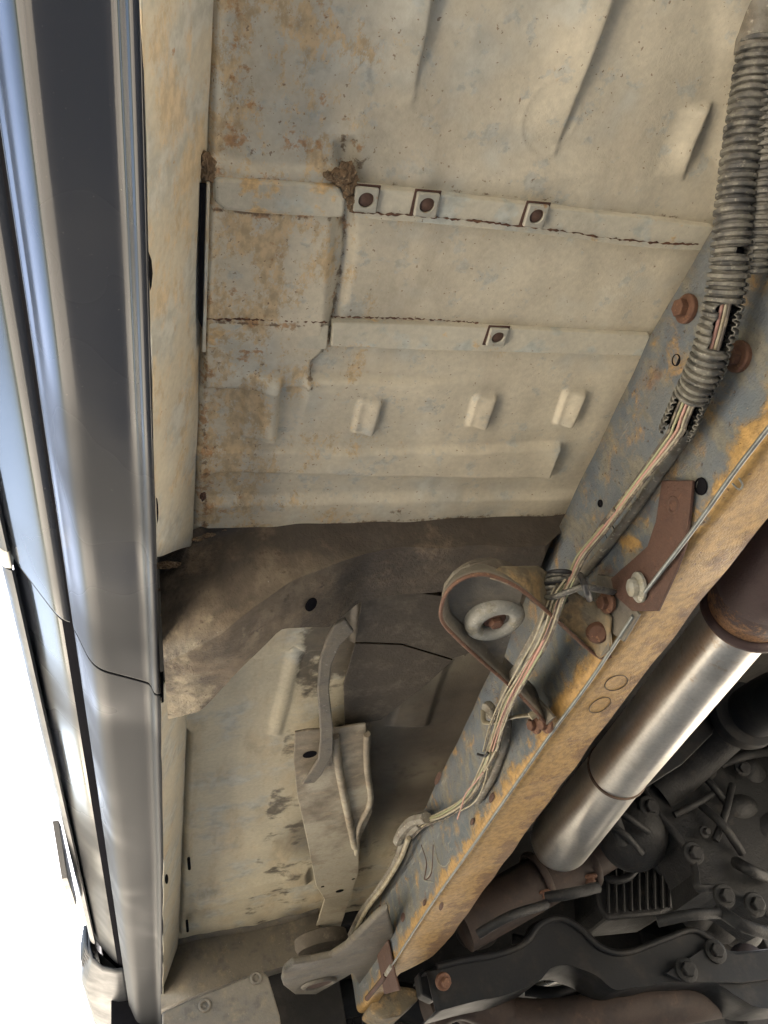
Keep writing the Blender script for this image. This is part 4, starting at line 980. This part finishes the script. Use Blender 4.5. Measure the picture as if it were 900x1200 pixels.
mbk = prY('stop_bracket', [(490, 1140), (512, 1130), (520, 1165), (508, 1172), (494, 1165)], 2.1, .05, 'blackpaint', truck, bevel=.004)
bolt(P2(519, 1150, 2.02), (.2, -1, -.4), .012, .022, 'rustbolt', mbk)
# y pipe
tube('front_pipe', [P2(530, 1150, 2.35), P2(560, 1180, 2.35), P2(610, 1200, 2.3), P2(680, 1198, 2.22), P2(750, 1178, 2.2), P2(820, 1166, 2.2), P2(862, 1156, 2.22), P2(880, 1130, 2.26)], .060, 'brownpipe', truck, n=50, seg=28, label='brown front exhaust pipe along the bottom edge')
tube('front_pipe', [P2(500, 1185, 2.3), P2(540, 1170, 2.3), P2(590, 1190, 2.3), P2(640, 1225, 2.3)], .05, 'brownpipe', truck, n=30, seg=28)
al = prY('alloy_case', [(588, 1158), (632, 1112), (650, 1118), (694, 1124), (706, 1128), (660, 1150), (600, 1168)], 2.5, .2, 'alloy', truck, bevel=.014, segs=3, label='bright alloy case seen through the gap')
tube('case_seam', [P2(592, 1166, 2.48), P2(640, 1152, 2.48), P2(700, 1130, 2.48)], .007, 'alloy', al, n=12, seg=8)
lathe('filter_can', [(.04, -.03), (.055, -.02), (.055, .05), (.04, .07)], P2(694, 1160, 2.5), (.1, -.3, 1), 'castmetal', truck, seg=24)
prY('engine_plate', [(706, 1128), (740, 1120), (752, 1155), (700, 1160)], 2.6, .03, 'tunnel', truck)
prY('sky_gap_patch', [(738, 1126), (758, 1120), (770, 1142), (756, 1158)], 2.7, .08, 'skygap', truck, bevel=.006, label='small pale patch painted as sky light in the gap behind the crossmember')  # pale block standing in for sky light through the gap
for k, (a, b, c, d) in enumerate(((615, 1160, 690, 1150), (640, 1168, 700, 1160), (600, 1100, 690, 1105))):
    tube('hose', [P2(a, b, 2.44), P2((a + c) / 2, (b + d) / 2 + 8, 2.42), P2(c, d, 2.44)], .016, 'blackpaint', truck, n=14, seg=10)
for k, (a, b, r, m_) in enumerate(((690, 1140, .03, 'castmetal'), (560, 1090, .05, 'tunnel'), (850, 1080, .06, 'castmetal'), (870, 1092, .05, 'castmetal'), (640, 1100, .05, 'tunnel'), (820, 1070, .05, 'castmetal'))):
    lump('engine_lump', P2(a, b, 2.35), r * 1.3, r, r, m_, truck, 70 + k, seg=4, amp=.02)
tube('tie_rod', [P2(350, 1190, 2.6), P2(420, 1168, 2.6), P2(500, 1178, 2.6)], .05, 'blackpaint', truck, n=20, seg=20)
for a in (376, 405, 430): tube('coil_turn', [P2(a, 1185, 2.75), P2(a + 4, 1215, 2.75)], .02, 'blackpaint', truck, n=4, seg=10)
# closing panels of the underbody
def slab(name, x0, x1, y0, y1, z0, z1, mat, label=None):
    V = [(x, y, z) for z in (z0, z1) for x, y in ((x0, y0), (x1, y0), (x1, y1), (x0, y1))]
    return obj(name, V, [[0, 3, 2, 1], [4, 5, 6, 7], [0, 1, 5, 4], [1, 2, 6, 5], [2, 3, 7, 6], [3, 0, 4, 7]], mat, truck, bevel=.004, label=label)
slab('tunnel_roof', .60, 1.78, -.9, 2.4, .76, .77, 'tunnel')
slab('tunnel_side', .635, .645, -.9, 2.4, .60, .765, 'tunnel')
slab('engine_block', .50, 1.78, 2.86, 3.3, .20, 1.0, 'castmetal')
slab('firewall', .05, 1.75, 2.42, 2.45, .60, 1.1, 'tunnel')
slab('bonnet', -.12, 1.85, 2.45, 3.6, 1.08, 1.10, 'paint')
slab('radiator_support', .0, 1.75, 3.5, 3.55, .22, 1.05, 'tunnel')
slab('arch_lip', -.13, .06, 2.735, 2.75, .44, .62, 'gapdark')
slab('under_engine_light_block', .40, 1.5, 2.78, 3.5, .17, .18, 'tunnel')  # unseen plate, added to keep ground light off the engine
slab('front_bumper_light_block', -.05, 1.78, 3.62, 3.72, .02, .48, 'paint')  # out of view, added low to block ground light from ahead
slab('wheelhouse_liner', .14, .50, 2.52, 2.54, .28, .62, 'tunnel')
slab('inner_wing', .02, .04, 2.75, 3.5, .62, 1.05, 'tunnel')
slab('far_inner_wing', 1.80, 1.82, 2.38, 3.55, .25, 1.08, 'tunnel')
slab('far_rocker', 1.75, 1.84, -.9, 2.4, .46, .62, 'paint')
slab('cab_shell', -.09, 1.80, -.9, 2.4, 1.18, 1.22, 'paint')
slab('bed_floor', -.05, 1.80, -2.6, -.94, .66, .70, 'tunnel')

# ---- dirt clods (lying wedged in the channel ends) ------------------------------------------------
def clod(spots, label, seed):
    e = lump('mud_clump', PZ(*spots[0][:2], ZF - .010), spots[0][2], spots[0][2] * 1.2, spots[0][2] * .6, 'mud', None, seed, label)
    e['category'] = 'mud'
    for i, (a, b, s) in enumerate(spots[1:]): lump('clod', PZ(a, b, ZF - .010), s, s, s * .7, 'mud', e, seed + i + 1, seg=2)
    return e
clod([(405, 205, .0072), (409, 220, .0062), (411, 234, .005), (396, 204, .0052), (388, 207, .004), (413, 212, .0045), (403, 195, .004), (412, 243, .0035), (383, 205, .003), (400, 213, .005), (406, 228, .004), (394, 209, .003)], 'crumbly brown mud clump packed at the end of the upper strap', 11)
clod([(240, 194, .007), (241, 206, .006), (238, 184, .005), (242, 214, .0035)], 'small mud clump wedged beside the sill at the short strap', 31)
for a, b in ((238, 581), (241, 583)):
    pass
sc = lump('screw_tip', PZ(238, 582, ZF - .012), .003, .006, .003, 'rust', truck, 3, seg=2)
for a, b in ((221, 1012), (219, 1085)): tube('screw_tip', [PZ(a, b - 6, ZF - .01), PZ(a + 1, b + 6, ZF - .012)], .0035, 'gapdark', truck, n=3, seg=6)

def bead(px, z, r, par, n=120):
    P = spline([PZ(a, b, z) for a, b in px], n); P = [p + Vector((random.uniform(-.0008, .0008), random.uniform(-.0008, .0008), 0)) for p in P]
    ks = [random.choice((.1, .5, .8, 1.0, 1.2)) * random.uniform(.6, 1.1) for _ in range(n)]
    return tube('rust_seam', P, lambda t: r * ks[int(t * (n - 1))], 'rustbolt', par, n=n, seg=6, smooth_path=False)
bead([(410, 248), (500, 254), (620, 266), (740, 282), (818, 287)], ZF - .0090, .0011, s1)
bead([(252, 234), (268, 241), (300, 245), (400, 250)], ZF - .0100, .0016, s2, 60)
bead([(388, 371), (470, 373), (560, 378)], ZF - .0078, .0008, s3, 80)
bead([(243, 374), (310, 375), (384, 378)], ZF - .0078, .0011, s4, 60)
wl = lathe('front_wheel', [(.20, -.11), (.30, -.118), (.345, -.112), (.365, -.09), (.372, -.05), (.372, .05), (.365, .09), (.345, .112), (.30, .118), (.20, .11)], (-.005, 2.92, GZ + .372), (1, 0, 0), 'black', truck, seg=56)
lathe('rim', [(.205, -.10), (.19, -.085), (.17, -.05), (.08, -.03), (.05, -.05), (.001, -.05)], (-.005, 2.92, GZ + .372), (1, 0, 0), 'alloy', wl, seg=40)

rr_ = random.Random(5)
for (a, b, c, d, r) in ((700, 905, 730, 990, .016), (745, 880, 735, 935, .010), (790, 870, 812, 905, .012), (862, 1010, 905, 1030, .014), (705, 940, 760, 975, .008), (700, 960, 752, 1000, .008), (845, 895, 905, 880, .012), (640, 1052, 700, 1040, .012), (560, 1095, 640, 1060, .010), (840, 1065, 905, 1095, .014), (818, 940, 870, 1000, .010), (770, 1080, 850, 1070, .012)):
    tube('casting_rib', [PY(a, b, 1.66), PY((a + c) / 2 + rr_.uniform(-5, 5), (b + d) / 2 + rr_.uniform(-5, 5), 1.63), PY(c, d, 1.66)], r, 'castmetal', gb, n=12, seg=8, jit=.05)
for (a, b) in ((825, 975), (870, 900), (760, 885)):
    bolt(PY(a, b, 1.65), (rr_.uniform(-.3, .3), -1, -.3), rr_.uniform(.008, .013), .016, 'castmetal', gb)

# rear part of the truck: bed side and rear wheel
sweep('bed_side', lambda y: [(-.06, .56), (-.12, .60), (-.155, .68), (-.16, .85), (-.158, 1.05), (-.15, 1.28), (-.10, 1.30)], list(np.linspace(-3.0, -.93, 20)), 'paint', 'load bed side behind the cab')
wr = lathe('rear_wheel', [(.20, -.11), (.30, -.118), (.345, -.112), (.365, -.09), (.372, -.05), (.372, .05), (.365, .09), (.345, .112), (.30, .118), (.20, .11)], (-.005, -1.75, GZ + .372), (1, 0, 0), 'black', truck, seg=56)
lathe('rim', [(.205, -.10), (.19, -.085), (.17, -.05), (.08, -.03), (.05, -.05), (.001, -.05)], (-.005, -1.75, GZ + .372), (1, 0, 0), 'alloy', wr, seg=40)

wf = share(wl, (1.79, 2.92, GZ + .372), truck)
for ch in list(wl.children):
    c = ch.copy(); C.objects.link(c); c.parent = wf
slab('arch_panel', 1.70, 1.92, 2.50, 2.52, .10, .60, 'tunnel')
